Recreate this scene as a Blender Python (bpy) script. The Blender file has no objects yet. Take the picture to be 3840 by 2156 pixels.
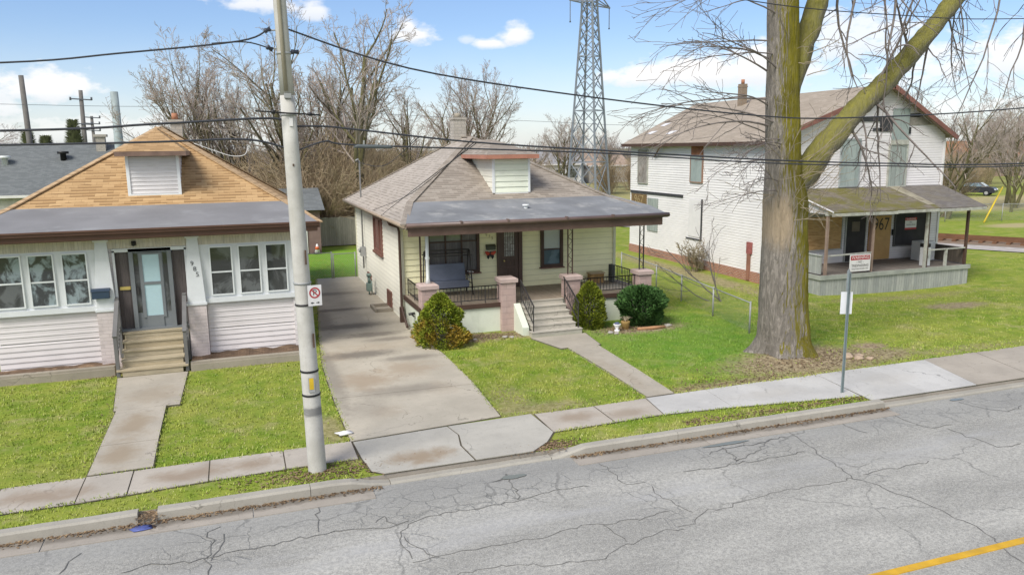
import bpy, math, random
from mathutils import Vector, Matrix, noise
R = random.Random(7)
rad = math.radians
sc = bpy.context.scene
col = sc.collection
V = Vector

# ------------------------------------------------------------------ node helpers
class NT:
    def __init__(s, tree): s.t = tree; s.n = tree.nodes; s.l = tree.links
    def new(s, typ, **kw):
        nd = s.n.new(typ)
        for k, v in kw.items():
            if k.startswith('i_'):
                key = k[2:].replace('_', ' ')
                s.put(nd.inputs[key], v)
            else: setattr(nd, k, v)
        return nd
    def put(s, sock, v):
        if hasattr(v, 'is_output') or isinstance(v, bpy.types.NodeSocket): s.l.new(v, sock)
        elif isinstance(v, (tuple, list)) and sock.type == 'RGBA' and len(v) == 3: sock.default_value = (*v, 1)
        else: sock.default_value = v
    def math(s, op, a, b=None, c=None, clamp=False):
        nd = s.n.new('ShaderNodeMath'); nd.operation = op; nd.use_clamp = clamp
        s.put(nd.inputs[0], a)
        if b is not None: s.put(nd.inputs[1], b)
        if c is not None: s.put(nd.inputs[2], c)
        return nd.outputs[0]
    def mix(s, f, a, b, blend='MIX'):
        nd = s.n.new('ShaderNodeMix'); nd.data_type = 'RGBA'; nd.blend_type = blend; nd.clamp_factor = True
        s.put(nd.inputs[0], f)
        s.put(nd.inputs[6], (*a, 1) if isinstance(a, tuple) and len(a) == 3 else a)
        s.put(nd.inputs[7], (*b, 1) if isinstance(b, tuple) and len(b) == 3 else b)
        return nd.outputs[2]
    def ramp(s, v, lo, hi, a=0.0, b=1.0, smooth=True):
        nd = s.n.new('ShaderNodeMapRange'); nd.interpolation_type = 'SMOOTHSTEP' if smooth else 'LINEAR'
        s.put(nd.inputs[0], v); nd.inputs[1].default_value = lo; nd.inputs[2].default_value = hi
        nd.inputs[3].default_value = a; nd.inputs[4].default_value = b
        return nd.outputs[0]
    def coord(s, which='Object'):
        return s.n.new('ShaderNodeTexCoord').outputs[which]
    def noise(s, vec, scale, detail=4, rough=.55, dist=0.0):
        nd = s.n.new('ShaderNodeTexNoise'); s.put(nd.inputs['Vector'], vec)
        nd.inputs['Scale'].default_value = scale; nd.inputs['Detail'].default_value = detail
        nd.inputs['Roughness'].default_value = rough; nd.inputs['Distortion'].default_value = dist
        return nd.outputs['Fac']
    def scale(s, vec, x, y, z):
        nd = s.n.new('ShaderNodeMapping'); s.put(nd.inputs['Vector'], vec); nd.inputs['Scale'].default_value = (x, y, z)
        return nd.outputs[0]
    def sep(s, vec):
        nd = s.n.new('ShaderNodeSeparateXYZ'); s.put(nd.inputs[0], vec); return nd.outputs
    def blob(s, xyz, cx, cy, rx, ry, soft=.5, nz=None, amp=.5):
        """soft ellipse mask on the surface around a place (a stain or bare patch)"""
        dx = s.math('DIVIDE', s.math('SUBTRACT', xyz[0], cx), rx)
        dy = s.math('DIVIDE', s.math('SUBTRACT', xyz[1], cy), ry)
        d = s.math('SQRT', s.math('ADD', s.math('MULTIPLY', dx, dx), s.math('MULTIPLY', dy, dy)))
        if nz is not None: d = s.math('ADD', d, s.math('MULTIPLY', s.math('SUBTRACT', nz, .5), amp * 2))
        return s.ramp(d, 1 - soft, 1 + soft * .3, 1, 0)

def material(name, rough=.8, spec=.3):
    m = bpy.data.materials.new(name); m.use_nodes = True
    t = NT(m.node_tree); p = t.n['Principled BSDF']
    p.inputs['Roughness'].default_value = rough
    p.inputs['Specular IOR Level'].default_value = spec
    return m, t, p

def bumpn(t, p, h, strength, dist=.02):
    b = t.n.new('ShaderNodeBump'); b.inputs['Strength'].default_value = strength; b.inputs['Distance'].default_value = dist
    t.put(b.inputs['Height'], h); t.l.new(b.outputs[0], p.inputs['Normal'])

def mul(c, k): return tuple(min(1, x * k) for x in c)

def plain(name, c, rough=.7, var=.18, scale=2.5, fine=30, bump=.15, spec=.3, metal=0, dirt=None, dirt_amt=.5):
    m, t, p = material(name, rough, spec)
    o = t.coord()
    n1 = t.noise(o, scale, 5); n2 = t.noise(o, fine, 3)
    cc = t.mix(t.ramp(n1, .3, .7), mul(c, 1 - var), mul(c, 1 + var * .6))
    cc = t.mix(t.math('MULTIPLY', n2, .35), cc, mul(c, .72))
    if dirt: cc = t.mix(t.math('MULTIPLY', t.ramp(t.noise(o, scale * .7 + .37, 6, .65), .5, .75), dirt_amt), cc, dirt)
    t.l.new(cc, p.inputs['Base Color']); p.inputs['Metallic'].default_value = metal
    if bump: bumpn(t, p, n2, bump, .01)
    return m

def siding(name, c, pitch, lap_shade=.55, dirt=(.35, .3, .25), var=.07):
    m, t, p = material(name, .55, .35)
    o = t.coord(); uv = t.coord('UV')
    v = t.sep(uv)[1]
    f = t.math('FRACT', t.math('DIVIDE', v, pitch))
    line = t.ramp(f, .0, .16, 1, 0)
    n1 = t.noise(o, .6, 5); n2 = t.noise(t.scale(o, 1.2, 1.2, 9), 2.2, 4)
    cc = t.mix(t.ramp(n1, .3, .7), mul(c, 1 - var), mul(c, 1 + var))
    rowv = t.n.new('ShaderNodeTexWhiteNoise'); rowv.noise_dimensions = '1D'
    t.put(rowv.inputs['W'], t.math('FLOOR', t.math('DIVIDE', v, pitch)))
    cc = t.mix(t.math('MULTIPLY', rowv.outputs['Value'], .12), cc, mul(c, .7))
    cc = t.mix(t.math('MULTIPLY', line, lap_shade), cc, mul(c, .45))  # shadow under each lap, painted into the colour as a dark line
    cc = t.mix(t.math('MULTIPLY', t.ramp(n2, .52, .8), .3), cc, dirt)
    t.l.new(cc, p.inputs['Base Color'])
    bumpn(t, p, t.math('SUBTRACT', 1, f), .35, .02)
    return m

def shingle(name, c, dark, light, tab=.32, row=.15, contrast=.8, moss=None, moss_amt=.0, lip=.75):
    m, t, p = material(name, .92, .15)
    uv = t.coord('UV'); o = t.coord()
    b = t.new('ShaderNodeTexBrick', offset=.5, squash=1.0)
    t.put(b.inputs['Vector'], uv)
    b.inputs['Color1'].default_value = (0, 0, 0, 1); b.inputs['Color2'].default_value = (1, 1, 1, 1); b.inputs['Mortar'].default_value = (0, 0, 0, 1)
    b.inputs['Scale'].default_value = 1; b.inputs['Brick Width'].default_value = tab; b.inputs['Row Height'].default_value = row
    b.inputs['Mortar Size'].default_value = .004; b.inputs['Bias'].default_value = 0
    val = t.sep(b.outputs['Color'])[0]
    n1 = t.noise(o, .5, 5); n2 = t.noise(o, 45, 3)
    cc = t.mix(val, dark, light)
    cc = t.mix(1 - contrast, cc, c)
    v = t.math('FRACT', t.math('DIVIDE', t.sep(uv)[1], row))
    lip_shade = t.math('MAXIMUM', t.ramp(val, .38, .58, 1, .12), t.ramp(t.noise(t.scale(uv, .9 / tab, 1 / row, 1), 1.0, 2), .52, .64, .1, 1))
    cc = t.mix(t.math('MULTIPLY', t.math('MULTIPLY', t.ramp(v, .16, .5, 1, 0), lip_shade), lip), cc, mul(dark, .5))  # row shadow below the tabs, painted into the shingle colour
    cc = t.mix(t.math('MULTIPLY', b.outputs['Fac'], .5), cc, mul(dark, .5))
    cc = t.mix(t.math('MULTIPLY', t.ramp(n1, .4, .75), .35), cc, mul(c, .65))
    cc = t.mix(t.math('MULTIPLY', n2, .3), cc, mul(c, 1.3))
    if moss:
        mm = t.ramp(t.noise(o, 1.1, 6, .65), .38, .6)
        cc = t.mix(t.math('MULTIPLY', mm, moss_amt), cc, moss)
        lit = t.ramp(t.noise(t.scale(o, 1, 2.5, 1), 6, 5, .7), .6, .72)
        cc = t.mix(t.math('MULTIPLY', lit, .6), cc, (.38, .36, .28))
    t.l.new(cc, p.inputs['Base Color'])
    bumpn(t, p, t.math('ADD', t.math('SUBTRACT', 1, v), t.math('MULTIPLY', n2, .4)), .5, .015)
    return m

def brick(name, c1, c2, mortar, w=.22, h=.075, ms=.012, rough=.85):
    m, t, p = material(name, rough, .2)
    uv = t.coord('UV'); o = t.coord()
    b = t.new('ShaderNodeTexBrick', offset=.5)
    t.put(b.inputs['Vector'], uv)
    t.put(b.inputs['Color1'], c1); t.put(b.inputs['Color2'], c2); t.put(b.inputs['Mortar'], mortar)
    b.inputs['Scale'].default_value = 1; b.inputs['Brick Width'].default_value = w; b.inputs['Row Height'].default_value = h
    b.inputs['Mortar Size'].default_value = ms; b.inputs['Bias'].default_value = 0
    n1 = t.noise(o, 3, 6, .65); n2 = t.noise(o, 40, 3)
    cc = t.mix(t.math('MULTIPLY', t.ramp(n1, .45, .75), .45), b.outputs['Color'], mul(c1, .5))
    cc = t.mix(t.math('MULTIPLY', n2, .3), cc, mul(c2, 1.25))
    t.l.new(cc, p.inputs['Base Color'])
    bumpn(t, p, t.math('SUBTRACT', n2, t.math('MULTIPLY', b.outputs['Fac'], 1.5)), .5, .012)
    return m

def planks(name, c1, c2, width=.14, axis=0, rough=.85, gap=.5):
    """boards side by side along UV axis, weathered grain"""
    m, t, p = material(name, rough, .2)
    uv = t.coord('UV'); o = t.coord()
    s = t.sep(uv); a = t.math('DIVIDE', s[axis], width)
    w = t.n.new('ShaderNodeTexWhiteNoise'); w.noise_dimensions = '1D'; t.put(w.inputs['W'], t.math('FLOOR', a))
    f = t.math('FRACT', a)
    edge = t.math('MAXIMUM', t.ramp(f, 0, .07, 1, 0), t.ramp(f, .95, 1, 0, 1))
    sx, sy = (14, 1.2) if axis == 0 else (1.2, 14)
    g = t.noise(t.scale(uv, sx, sy, 1), 2.5, 5, .65)
    st = t.noise(t.scale(uv, 3 if axis == 0 else .8, .8 if axis == 0 else 3, 1), 1.3, 5, .6)
    cc = t.mix(w.outputs['Value'], c1, c2)
    cc = t.mix(t.ramp(g, .35, .75, 0, .55), cc, mul(c1, .5))
    cc = t.mix(t.ramp(st, .5, .75, 0, .45), cc, mul(c2, .55))
    cc = t.mix(t.math('MULTIPLY', edge, gap), cc, mul(c1, .25))
    t.l.new(cc, p.inputs['Base Color'])
    bumpn(t, p, t.math('SUBTRACT', g, edge), .4, .01)
    return m

def glass(name, tint=(.035, .04, .045), blotch=(.10, .12, .12), rough=.04, amt=.6, bscale=2.5, spec=.6):
    """window pane: dark room seen through a glossy sheet"""
    m, t, p = material(name, rough, spec)
    o = t.coord()
    n = t.noise(t.scale(o, 1, 1, .8), bscale, 4, .6, .6)
    cc = t.mix(t.math('MULTIPLY', t.ramp(n, .45, .62), amt), tint, blotch)
    t.l.new(cc, p.inputs['Base Color'])
    bumpn(t, p, t.noise(o, 1.3, 2), .03, .02)
    return m

# ------------------------------------------------------------------ mesh builder
LOC = {}
class MB:
    def __init__(s): s.v = []; s.f = []; s.mi = []; s.cur = 0; s.smooth = []
        
    def face(s, pts, sm=False):
        b = len(s.v); s.v.extend(tuple(p) for p in pts); s.f.append(tuple(range(b, b + len(pts)))); s.mi.append(s.cur); s.smooth.append(sm)
    def faces(s, vs, fs, sm=False):
        b = len(s.v); s.v.extend(tuple(p) for p in vs)
        for f in fs: s.f.append(tuple(i + b for i in f)); s.mi.append(s.cur); s.smooth.append(sm)
    def box(s, x0, x1, y0, y1, z0, z1):
        x0, x1 = min(x0, x1), max(x0, x1); y0, y1 = min(y0, y1), max(y0, y1); z0, z1 = min(z0, z1), max(z0, z1)
        s.faces([(x0,y0,z0),(x1,y0,z0),(x1,y1,z0),(x0,y1,z0),(x0,y0,z1),(x1,y0,z1),(x1,y1,z1),(x0,y1,z1)],
                [(0,3,2,1),(4,5,6,7),(0,1,5,4),(1,2,6,5),(2,3,7,6),(3,0,4,7)])
        return s
    def mbox(s, mp, u0, u1, v0, v1, w0, w1):
        """box in wall coordinates (u along, v up, w out of the wall)"""
        P = [mp(u, v, w) for (u, v, w) in ((u0,v0,w0),(u1,v0,w0),(u1,v0,w1),(u0,v0,w1),(u0,v1,w0),(u1,v1,w0),(u1,v1,w1),(u0,v1,w1))]
        s.faces(P, [(0,3,2,1),(4,5,6,7),(0,1,5,4),(1,2,6,5),(2,3,7,6),(3,0,4,7)])
        return s
    def prism(s, poly, z0, z1):
        n = len(poly); b = [(x, y, z0) for x, y in poly]; t = [(x, y, z1) for x, y in poly]
        s.faces(b + t, [tuple(reversed(range(n))), tuple(range(n, 2 * n))] + [(i, (i + 1) % n, n + (i + 1) % n, n + i) for i in range(n)])
        return s
    def loft(s, A, B, cap=True):
        n = len(A)
        s.faces(list(A) + list(B), [(i, (i + 1) % n, n + (i + 1) % n, n + i) for i in range(n)] + ([tuple(reversed(range(n))), tuple(range(n, 2 * n))] if cap else []))
        return s
    def bar(s, p0, p1, w, h=None, up=None):
        """rectangular bar from p0 to p1"""
        h = h or w; p0 = V(p0); p1 = V(p1); d = (p1 - p0).normalized()
        upv = V(up) if up else (V((0, 0, 1)) if abs(d.z) < .95 else V((0, 1, 0)))
        x = d.cross(upv).normalized(); y = x.cross(d)
        q = [x * (-w / 2) + y * (-h / 2), x * (w / 2) + y * (-h / 2), x * (w / 2) + y * (h / 2), x * (-w / 2) + y * (h / 2)]
        return s.loft([p0 + a for a in q], [p1 + a for a in q])
    def tube(s, pts, rs, n=6, cap=True, sm=True):
        pts = [V(p) for p in pts]
        if not isinstance(rs, (list, tuple)): rs = [rs] * len(pts)
        k = len(pts); b = len(s.v); prev = None
        for i in range(k):
            d = (pts[min(i + 1, k - 1)] - pts[max(i - 1, 0)])
            if d.length < 1e-9: d = V((0, 0, 1))
            d.normalize()
            if prev is None:
                ref = V((0, 0, 1)) if abs(d.z) < .9 else V((1, 0, 0))
                x = d.cross(ref).normalized()
            else:
                x = (prev - d * prev.dot(d))
                x = x.normalized() if x.length > 1e-6 else d.orthogonal().normalized()
            prev = x; y = d.cross(x); r = rs[i]; p = pts[i]
            for j in range(n):
                a = 2 * math.pi * j / n; ca = math.cos(a) * r; sa = math.sin(a) * r
                s.v.append((p.x + x.x * ca + y.x * sa, p.y + x.y * ca + y.y * sa, p.z + x.z * ca + y.z * sa))
        for i in range(k - 1):
            for j in range(n):
                j2 = (j + 1) % n
                s.f.append((b + i * n + j, b + i * n + j2, b + (i + 1) * n + j2, b + (i + 1) * n + j)); s.mi.append(s.cur); s.smooth.append(sm)
        if cap:
            s.f.append(tuple(b + j for j in reversed(range(n)))); s.mi.append(s.cur); s.smooth.append(False)
            s.f.append(tuple(b + (k - 1) * n + j for j in range(n))); s.mi.append(s.cur); s.smooth.append(False)
        return s
    def lap(s, a, b, z0, z1, pitch, lip=.02, clip=None):
        """lapped boards on the wall line a->b, outward normal to the right of a->b"""
        a = V((a[0], a[1], 0)); b = V((b[0], b[1], 0)); d = b - a; n = V((d.y, -d.x, 0)).normalized() * lip
        z = z0
        while z < z1 - .004:
            zt = min(z + pitch, z1)
            t0, t1 = clip(z) if clip else (0, 1); q0, q1 = clip(zt) if clip else (0, 1)
            if t1 - t0 > .001:
                A = a + d * t0; B = a + d * t1; A2 = a + d * q0; B2 = a + d * q1
                u = V((0, 0, z)); w = V((0, 0, zt))
                s.face([A + n + u, B + n + u, B2 + w, A2 + w]); s.face([A + u, B + u, B + n + u, A + n + u])
            z += pitch
        return s
    def rock(s, c, r, seed, sq=(1, 1, .7), seg=7, rings=5, amp=.35):
        q = random.Random(seed); off = V((q.random() * 50, q.random() * 50, 0)); vs = []; fs = []
        for i in range(rings + 1):
            th = math.pi * i / rings
            for j in range(seg):
                ph = 2 * math.pi * j / seg
                d = V((math.sin(th) * math.cos(ph), math.sin(th) * math.sin(ph), math.cos(th)))
                k = r * (1 + amp * noise.noise(d * 1.6 + off))
                vs.append((c[0] + d.x * k * sq[0], c[1] + d.y * k * sq[1], c[2] + d.z * k * sq[2]))
        for i in range(rings):
            for j in range(seg):
                fs.append((i * seg + j, (i + 1) * seg + j, (i + 1) * seg + (j + 1) % seg, i * seg + (j + 1) % seg))
        s.faces(vs, fs, True); return s
    def build(s, name, mats, parent=None, origin=None, bevel=0, label=None):
        if not isinstance(mats, (list, tuple)): mats = [mats]
        if parent is not None: org = LOC[parent.name]
        else: org = tuple(origin) if origin else (0, 0, 0)
        me = bpy.data.meshes.new(name)
        ox, oy, oz = org
        me.from_pydata([(x - ox, y - oy, z - oz) for x, y, z in s.v], [], s.f)
        for m in mats: me.materials.append(m)
        me.polygons.foreach_set('material_index', s.mi)
        me.polygons.foreach_set('use_smooth', s.smooth)
        uvl = me.uv_layers.new(name='UVMap'); data = [0.0] * (len(me.loops) * 2)
        vv = s.v; li = 0
        for f in s.f:
            a = vv[f[0]]; b = vv[f[1]]; c = vv[f[2]]
            ux, uy, uz = b[0]-a[0], b[1]-a[1], b[2]-a[2]; wx, wy, wz = c[0]-a[0], c[1]-a[1], c[2]-a[2]
            nx, ny, nz = uy*wz-uz*wy, uz*wx-ux*wz, ux*wy-uy*wx
            L = math.sqrt(nx*nx+ny*ny+nz*nz) or 1; nx /= L; ny /= L; nz /= L
            h = math.hypot(nx, ny)
            if h < .12: t = (1, 0, 0); w = (0, 1, 0)
            else:
                t = (-ny / h, nx / h, 0); w = (ny * t[2] - nz * t[1], nz * t[0] - nx * t[2], nx * t[1] - ny * t[0])
            for i in f:
                p = vv[i]; data[li] = p[0]*t[0]+p[1]*t[1]+p[2]*t[2]; data[li+1] = p[0]*w[0]+p[1]*w[1]+p[2]*w[2]; li += 2
        uvl.data.foreach_set('uv', data)
        me.validate(); me.update()
        o = bpy.data.objects.new(name, me); col.objects.link(o)
        if parent is not None: o.parent = parent; LOC[o.name] = org
        else: o.location = org; LOC[o.name] = org
        if bevel:
            md = o.modifiers.new('Bevel', 'BEVEL'); md.width = bevel; md.segments = 2; md.limit_method = 'ANGLE'
        if label: o['label'] = label
        return o

def tag(o, label=None, cat=None, group=None, kind=None):
    if label: o['label'] = label
    if cat: o['category'] = cat
    if group: o['group'] = group
    if kind: o['kind'] = kind
    return o

def thing(name, loc, label, cat, group=None):
    o = bpy.data.objects.new(name, None); col.objects.link(o); o.location = loc; o.empty_display_size = .3
    LOC[o.name] = tuple(loc); return tag(o, label, cat, group)

def copy_tree(o, loc, rz=0, scale=1, label=None):
    r = o.copy(); col.objects.link(r); r.location = loc; r.rotation_euler = (0, 0, rz)
    r.scale = (scale, scale, scale) if not isinstance(scale, tuple) else scale
    if label: r['label'] = label
    for ch in list(o.children):
        c = ch.copy(); col.objects.link(c); c.parent = r
        for g in list(ch.children):
            d = g.copy(); col.objects.link(d); d.parent = c
    return r

def front(Y): return lambda u, v, w: (u, Y - w, v)
def left(X): return lambda u, v, w: (X - w, u, v)

def lettering(text, name, mp, u, v, size, mat, parent, depth=.004, shear=0, label=None, w=.01, sx=1):
    """flat letters lying on a wall: mp maps (u, v, w) to the world"""
    cu = bpy.data.curves.new(name, 'FONT'); cu.body = text; cu.size = size; cu.align_x = 'CENTER'; cu.align_y = 'CENTER'; cu.shear = shear
    cu.resolution_u = 3
    tmp = bpy.data.objects.new(name + '_tmp', cu); col.objects.link(tmp)
    dg = bpy.context.evaluated_depsgraph_get(); me = bpy.data.meshes.new_from_object(tmp.evaluated_get(dg))
    col.objects.unlink(tmp); bpy.data.objects.remove(tmp)
    mb = MB()
    mb.faces([mp(u + p.co.x * sx, v + p.co.y, w) for p in me.vertices], [tuple(q.vertices) for q in me.polygons])
    bpy.data.meshes.remove(me)
    return mb.build(name, mat, parent, label=label)
# ------------------------------------------------------------------ camera, sky, sun
cd = bpy.data.cameras.new('camera'); cam = bpy.data.objects.new('camera', cd); col.objects.link(cam); sc.camera = cam
cd.lens = 27.19; cd.sensor_width = 36; cd.clip_end = 6000; cd.clip_start = .1
def _cam():
    pi, ro, ya = rad(10.2), rad(-.65), rad(19.5)
    f0 = V((math.sin(ya), math.cos(ya), 0)); r0 = V((math.cos(ya), -math.sin(ya), 0)); z = V((0, 0, 1))
    f = f0 * math.cos(pi) - z * math.sin(pi); u0 = f0 * math.sin(pi) + z * math.cos(pi)
    r = r0 * math.cos(ro) + u0 * math.sin(ro); u = -r0 * math.sin(ro) + u0 * math.cos(ro)
    m = Matrix((r, u, -f)).transposed().to_4x4(); m.translation = V((0, 0, 6.0)); return m
cam.matrix_world = _cam()

SUN_EL, SUN_AZ = 48.0, 235.0          # degrees; azimuth measured from +Y (into the scene) towards +X
w = bpy.data.worlds.new('World'); sc.world = w; w.use_nodes = True
t = NT(w.node_tree); t.n.clear()
sky = t.new('ShaderNodeTexSky', sky_type='NISHITA', sun_disc=False)
sky.sun_elevation = rad(SUN_EL); sky.sun_rotation = rad(SUN_AZ); sky.air_density = 1.0; sky.dust_density = .6; sky.ozone_density = 2.2
tint = t.mix(1.0, sky.outputs[0], (.93, 1.02, 1.2), 'MULTIPLY')
bg1 = t.new('ShaderNodeBackground'); t.l.new(tint, bg1.inputs['Color']); bg1.inputs['Strength'].default_value = .13
g = t.sep(t.coord('Generated'))
az = t.math('MULTIPLY', t.math('ARCTAN2', g[0], g[1]), 57.2958)
el = t.math('MULTIPLY', t.math('ARCSINE', g[2]), 57.2958)
cmb = t.n.new('ShaderNodeCombineXYZ'); t.put(cmb.inputs[0], t.math('MULTIPLY', az, .55)); t.put(cmb.inputs[1], el)
n_big = t.noise(cmb.outputs[0], .55, 7, .58); n_small = t.noise(cmb.outputs[0], 1.3, 6, .6)
n_mix = t.math('ADD', t.math('MULTIPLY_ADD', n_big, 3.2, -1.6), t.math('MULTIPLY_ADD', n_small, 3.0, -1.5))
dens = None; shade = None
# clouds in view, then unseen added ones: azimuth, elevation, half width, half height (degrees), density
for (a0, e0, ra, re, k, am) in [(19.9, 7.75, 1.25, .95, 1, .4), (18.1, 7.25, 1.3, .45, .95, .4), (12.4, 7.8, 1.9, .9, .95, .5), (12.3, 8.4, .9, .8, .9, .4), (16.4, 7.55, .7, .45, .5, .5),
        (3.0, 9.6, 3.0, .75, .8, .6), (6.0, 9.3, 1.2, .9, .8, .5), (-2, 10.1, 2.2, .5, .6, .6), (-10.5, 3.9, 3.4, 1.5, .95, .5), (-16, 3.0, 5, 2.0, .8, .7),
        (29.5, 4.9, 3.6, 1.35, 1, .45), (33.5, 5.0, 3.4, 1.6, 1, .45), (37.5, 5.2, 4, 2.0, 1, .5), (43, 6.6, 4, 2.2, .75, .9), (47.5, 4.6, 3.6, 2.0, .8, .8), (52.5, 5.2, 3, 2.4, .9, .6), (58, 6, 5, 3.5, .9, .6),
        (25, 1.6, 9, 1.0, .28, .9), (8, 1.6, 9, 1.2, .25, .9), (-8, 1.3, 14, 1.4, .65, .8), (42, 2.0, 12, 1.5, .7, .8),
        (-145, 27, 62, 27, 1, .5), (145, 27, 62, 27, 1, .5), (-70, 40, 50, 16, .8, .9)]:  # last row: cloud banks out of view, added to brighten porch and walls
    dx = t.math('DIVIDE', t.math('SUBTRACT', az, a0), ra); dy = t.math('DIVIDE', t.math('SUBTRACT', el, e0), re)
    dyb = t.math('MAXIMUM', dy, t.math('MULTIPLY', dy, -1.45))
    d = t.math('SQRT', t.math('ADD', t.math('MULTIPLY', dx, dx), t.math('MULTIPLY', dyb, dyb)))
    d = t.math('MULTIPLY_ADD', n_mix, am, d)
    m_ = t.ramp(d, .35, 1.25, k, 0)
    sh = t.math('MULTIPLY', m_, t.ramp(dy, -.75, .25, 1, 0))
    dens = m_ if dens is None else t.math('MAXIMUM', dens, m_)
    shade = sh if shade is None else t.math('MAXIMUM', shade, sh)
haze = t.ramp(el, -1, 9, .5, .03)
dens = t.math('MAXIMUM', dens, t.math('MULTIPLY', haze, t.ramp(n_big, .2, .8, .75, 1)))
ccol = t.mix(t.math('MULTIPLY', shade, .6), (1.0, .985, .975), (.66, .72, .80))
bg2 = t.new('ShaderNodeBackground'); t.l.new(ccol, bg2.inputs['Color']); bg2.inputs['Strength'].default_value = 1.1
mixs = t.new('ShaderNodeMixShader'); t.put(mixs.inputs[0], dens); t.l.new(bg1.outputs[0], mixs.inputs[1]); t.l.new(bg2.outputs[0], mixs.inputs[2])
outw = t.new('ShaderNodeOutputWorld'); t.l.new(mixs.outputs[0], outw.inputs[0])
ld = bpy.data.lights.new('sun', 'SUN'); ld.energy = 4.2; ld.angle = rad(28); ld.color = (1, .96, .89)
sun = bpy.data.objects.new('sun', ld); col.objects.link(sun)
sd = V((math.sin(rad(SUN_AZ)) * math.cos(rad(SUN_EL)), math.cos(rad(SUN_AZ)) * math.cos(rad(SUN_EL)), math.sin(rad(SUN_EL))))
sun.rotation_euler = sd.to_track_quat('Z', 'Y').to_euler()
sc.view_settings.view_transform = 'Standard'; sc.view_settings.look = 'None'; sc.view_settings.exposure = 0; sc.view_settings.gamma = 1
sc.render.engine = 'CYCLES'; sc.cycles.use_denoising = True
sc.cycles.max_bounces = 6; sc.cycles.diffuse_bounces = 4; sc.cycles.transparent_max_bounces = 12

# ------------------------------------------------------------------ ground materials
def mat_grass():
    m, t, p = material('grass_ground', .95, .1)
    o = t.coord(); s = t.sep(o)
    n0 = t.noise(o, .35, 5, .6); n1 = t.noise(o, 1.6, 6, .65); n2 = t.noise(t.scale(o, 1, .45, 1), 7, 5, .7); n3 = t.noise(o, 45, 3, .7)
    cc = t.mix(t.ramp(n1, .32, .68), (.16, .25, .026), (.31, .345, .06))
    cc = t.mix(t.ramp(n0, .42, .7, 0, .55), cc, (.36, .35, .09))
    cc = t.mix(t.ramp(n2, .54, .70, 0, .6), cc, (.37, .32, .16))
    cc = t.mix(t.math('MULTIPLY', t.ramp(t.noise(o, .9, 5, .7, .4), .53, .68), .55), cc, (.44, .38, .19))
    cc = t.mix(t.ramp(n2, .25, .42, .4, 0), cc, (.10, .16, .016))
    cc = t.mix(t.math('MULTIPLY', n3, .45), cc, (.13, .17, .02))
    # lusher strip inside the wire fence
    lush = t.blob(s, 13.2, 21.0, 5.0, 5.2, .7, n1, .3)
    cc = t.mix(t.math('MULTIPLY', lush, .5), cc, (.085, .24, .03))
    lush2 = t.blob(s, 5.0, 43, 6, 7, .5, n1, .2)
    cc = t.mix(t.math('MULTIPLY', lush2, .7), cc, (.15, .33, .03))
    dirt = None
    for (cx, cy, rx, ry, k) in [(14.9, 17.1, 3.1, 1.45, .95), (17.2, 17.0, 1.8, .8, .85), (17.75, 17.8, .75, .42, 1), (25.6, 21.6, 1.7, .75, .9), (12.2, 16.1, 3.4, .45, .7), (7.0, 23.3, 1.6, .75, .95), (8.6, 23.3, 1.4, .6, .85), (12.5, 22.5, 1.9, .75, .95),
                                (6.0, 17.0, .6, 1.6, .5), (6.5, 16.2, 1.4, .5, .6), (20.3, 32, .9, 10, .75), (-5, 23.4, 3, .5, .9), (0, 23.1, 2.4, .55, .9), (20, 16.6, 3, .4, .5), (25.5, 24.2, 5, .7, .5), (1.6, 16.6, .35, 1.2, .6), (-2.9, 20, .22, 6, .5)]:
        b = t.math('MULTIPLY', t.blob(s, cx, cy, rx, ry, .6, n2, .55), k)
        dirt = b if dirt is None else t.math('MAXIMUM', dirt, b)
    dc = t.mix(t.ramp(t.noise(o, 9, 6, .7), .35, .65), (.20, .145, .09), (.43, .345, .225))
    cc = t.mix(dirt, cc, dc)
    sandy = t.math('MAXIMUM', t.blob(s, 54.5, 41.2, 3.5, 1.6, .5, n1, .4), t.blob(s, 80, 58, 34, 9.0, .4, n1, .4))
    sandy = t.math('MAXIMUM', sandy, t.math('MULTIPLY', t.blob(s, 60, 100, 70, 30, .4, n1, .4), .7))
    cc = t.mix(t.math('MULTIPLY', sandy, .8), cc, (.42, .34, .2))
    far = t.ramp(s[1], 60, 160, 0, .8)
    cc = t.mix(far, cc, (.22, .2, .11))
    t.l.new(cc, p.inputs['Base Color']); bumpn(t, p, t.math('ADD', n3, n2), .6, .04)
    return m

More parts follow.
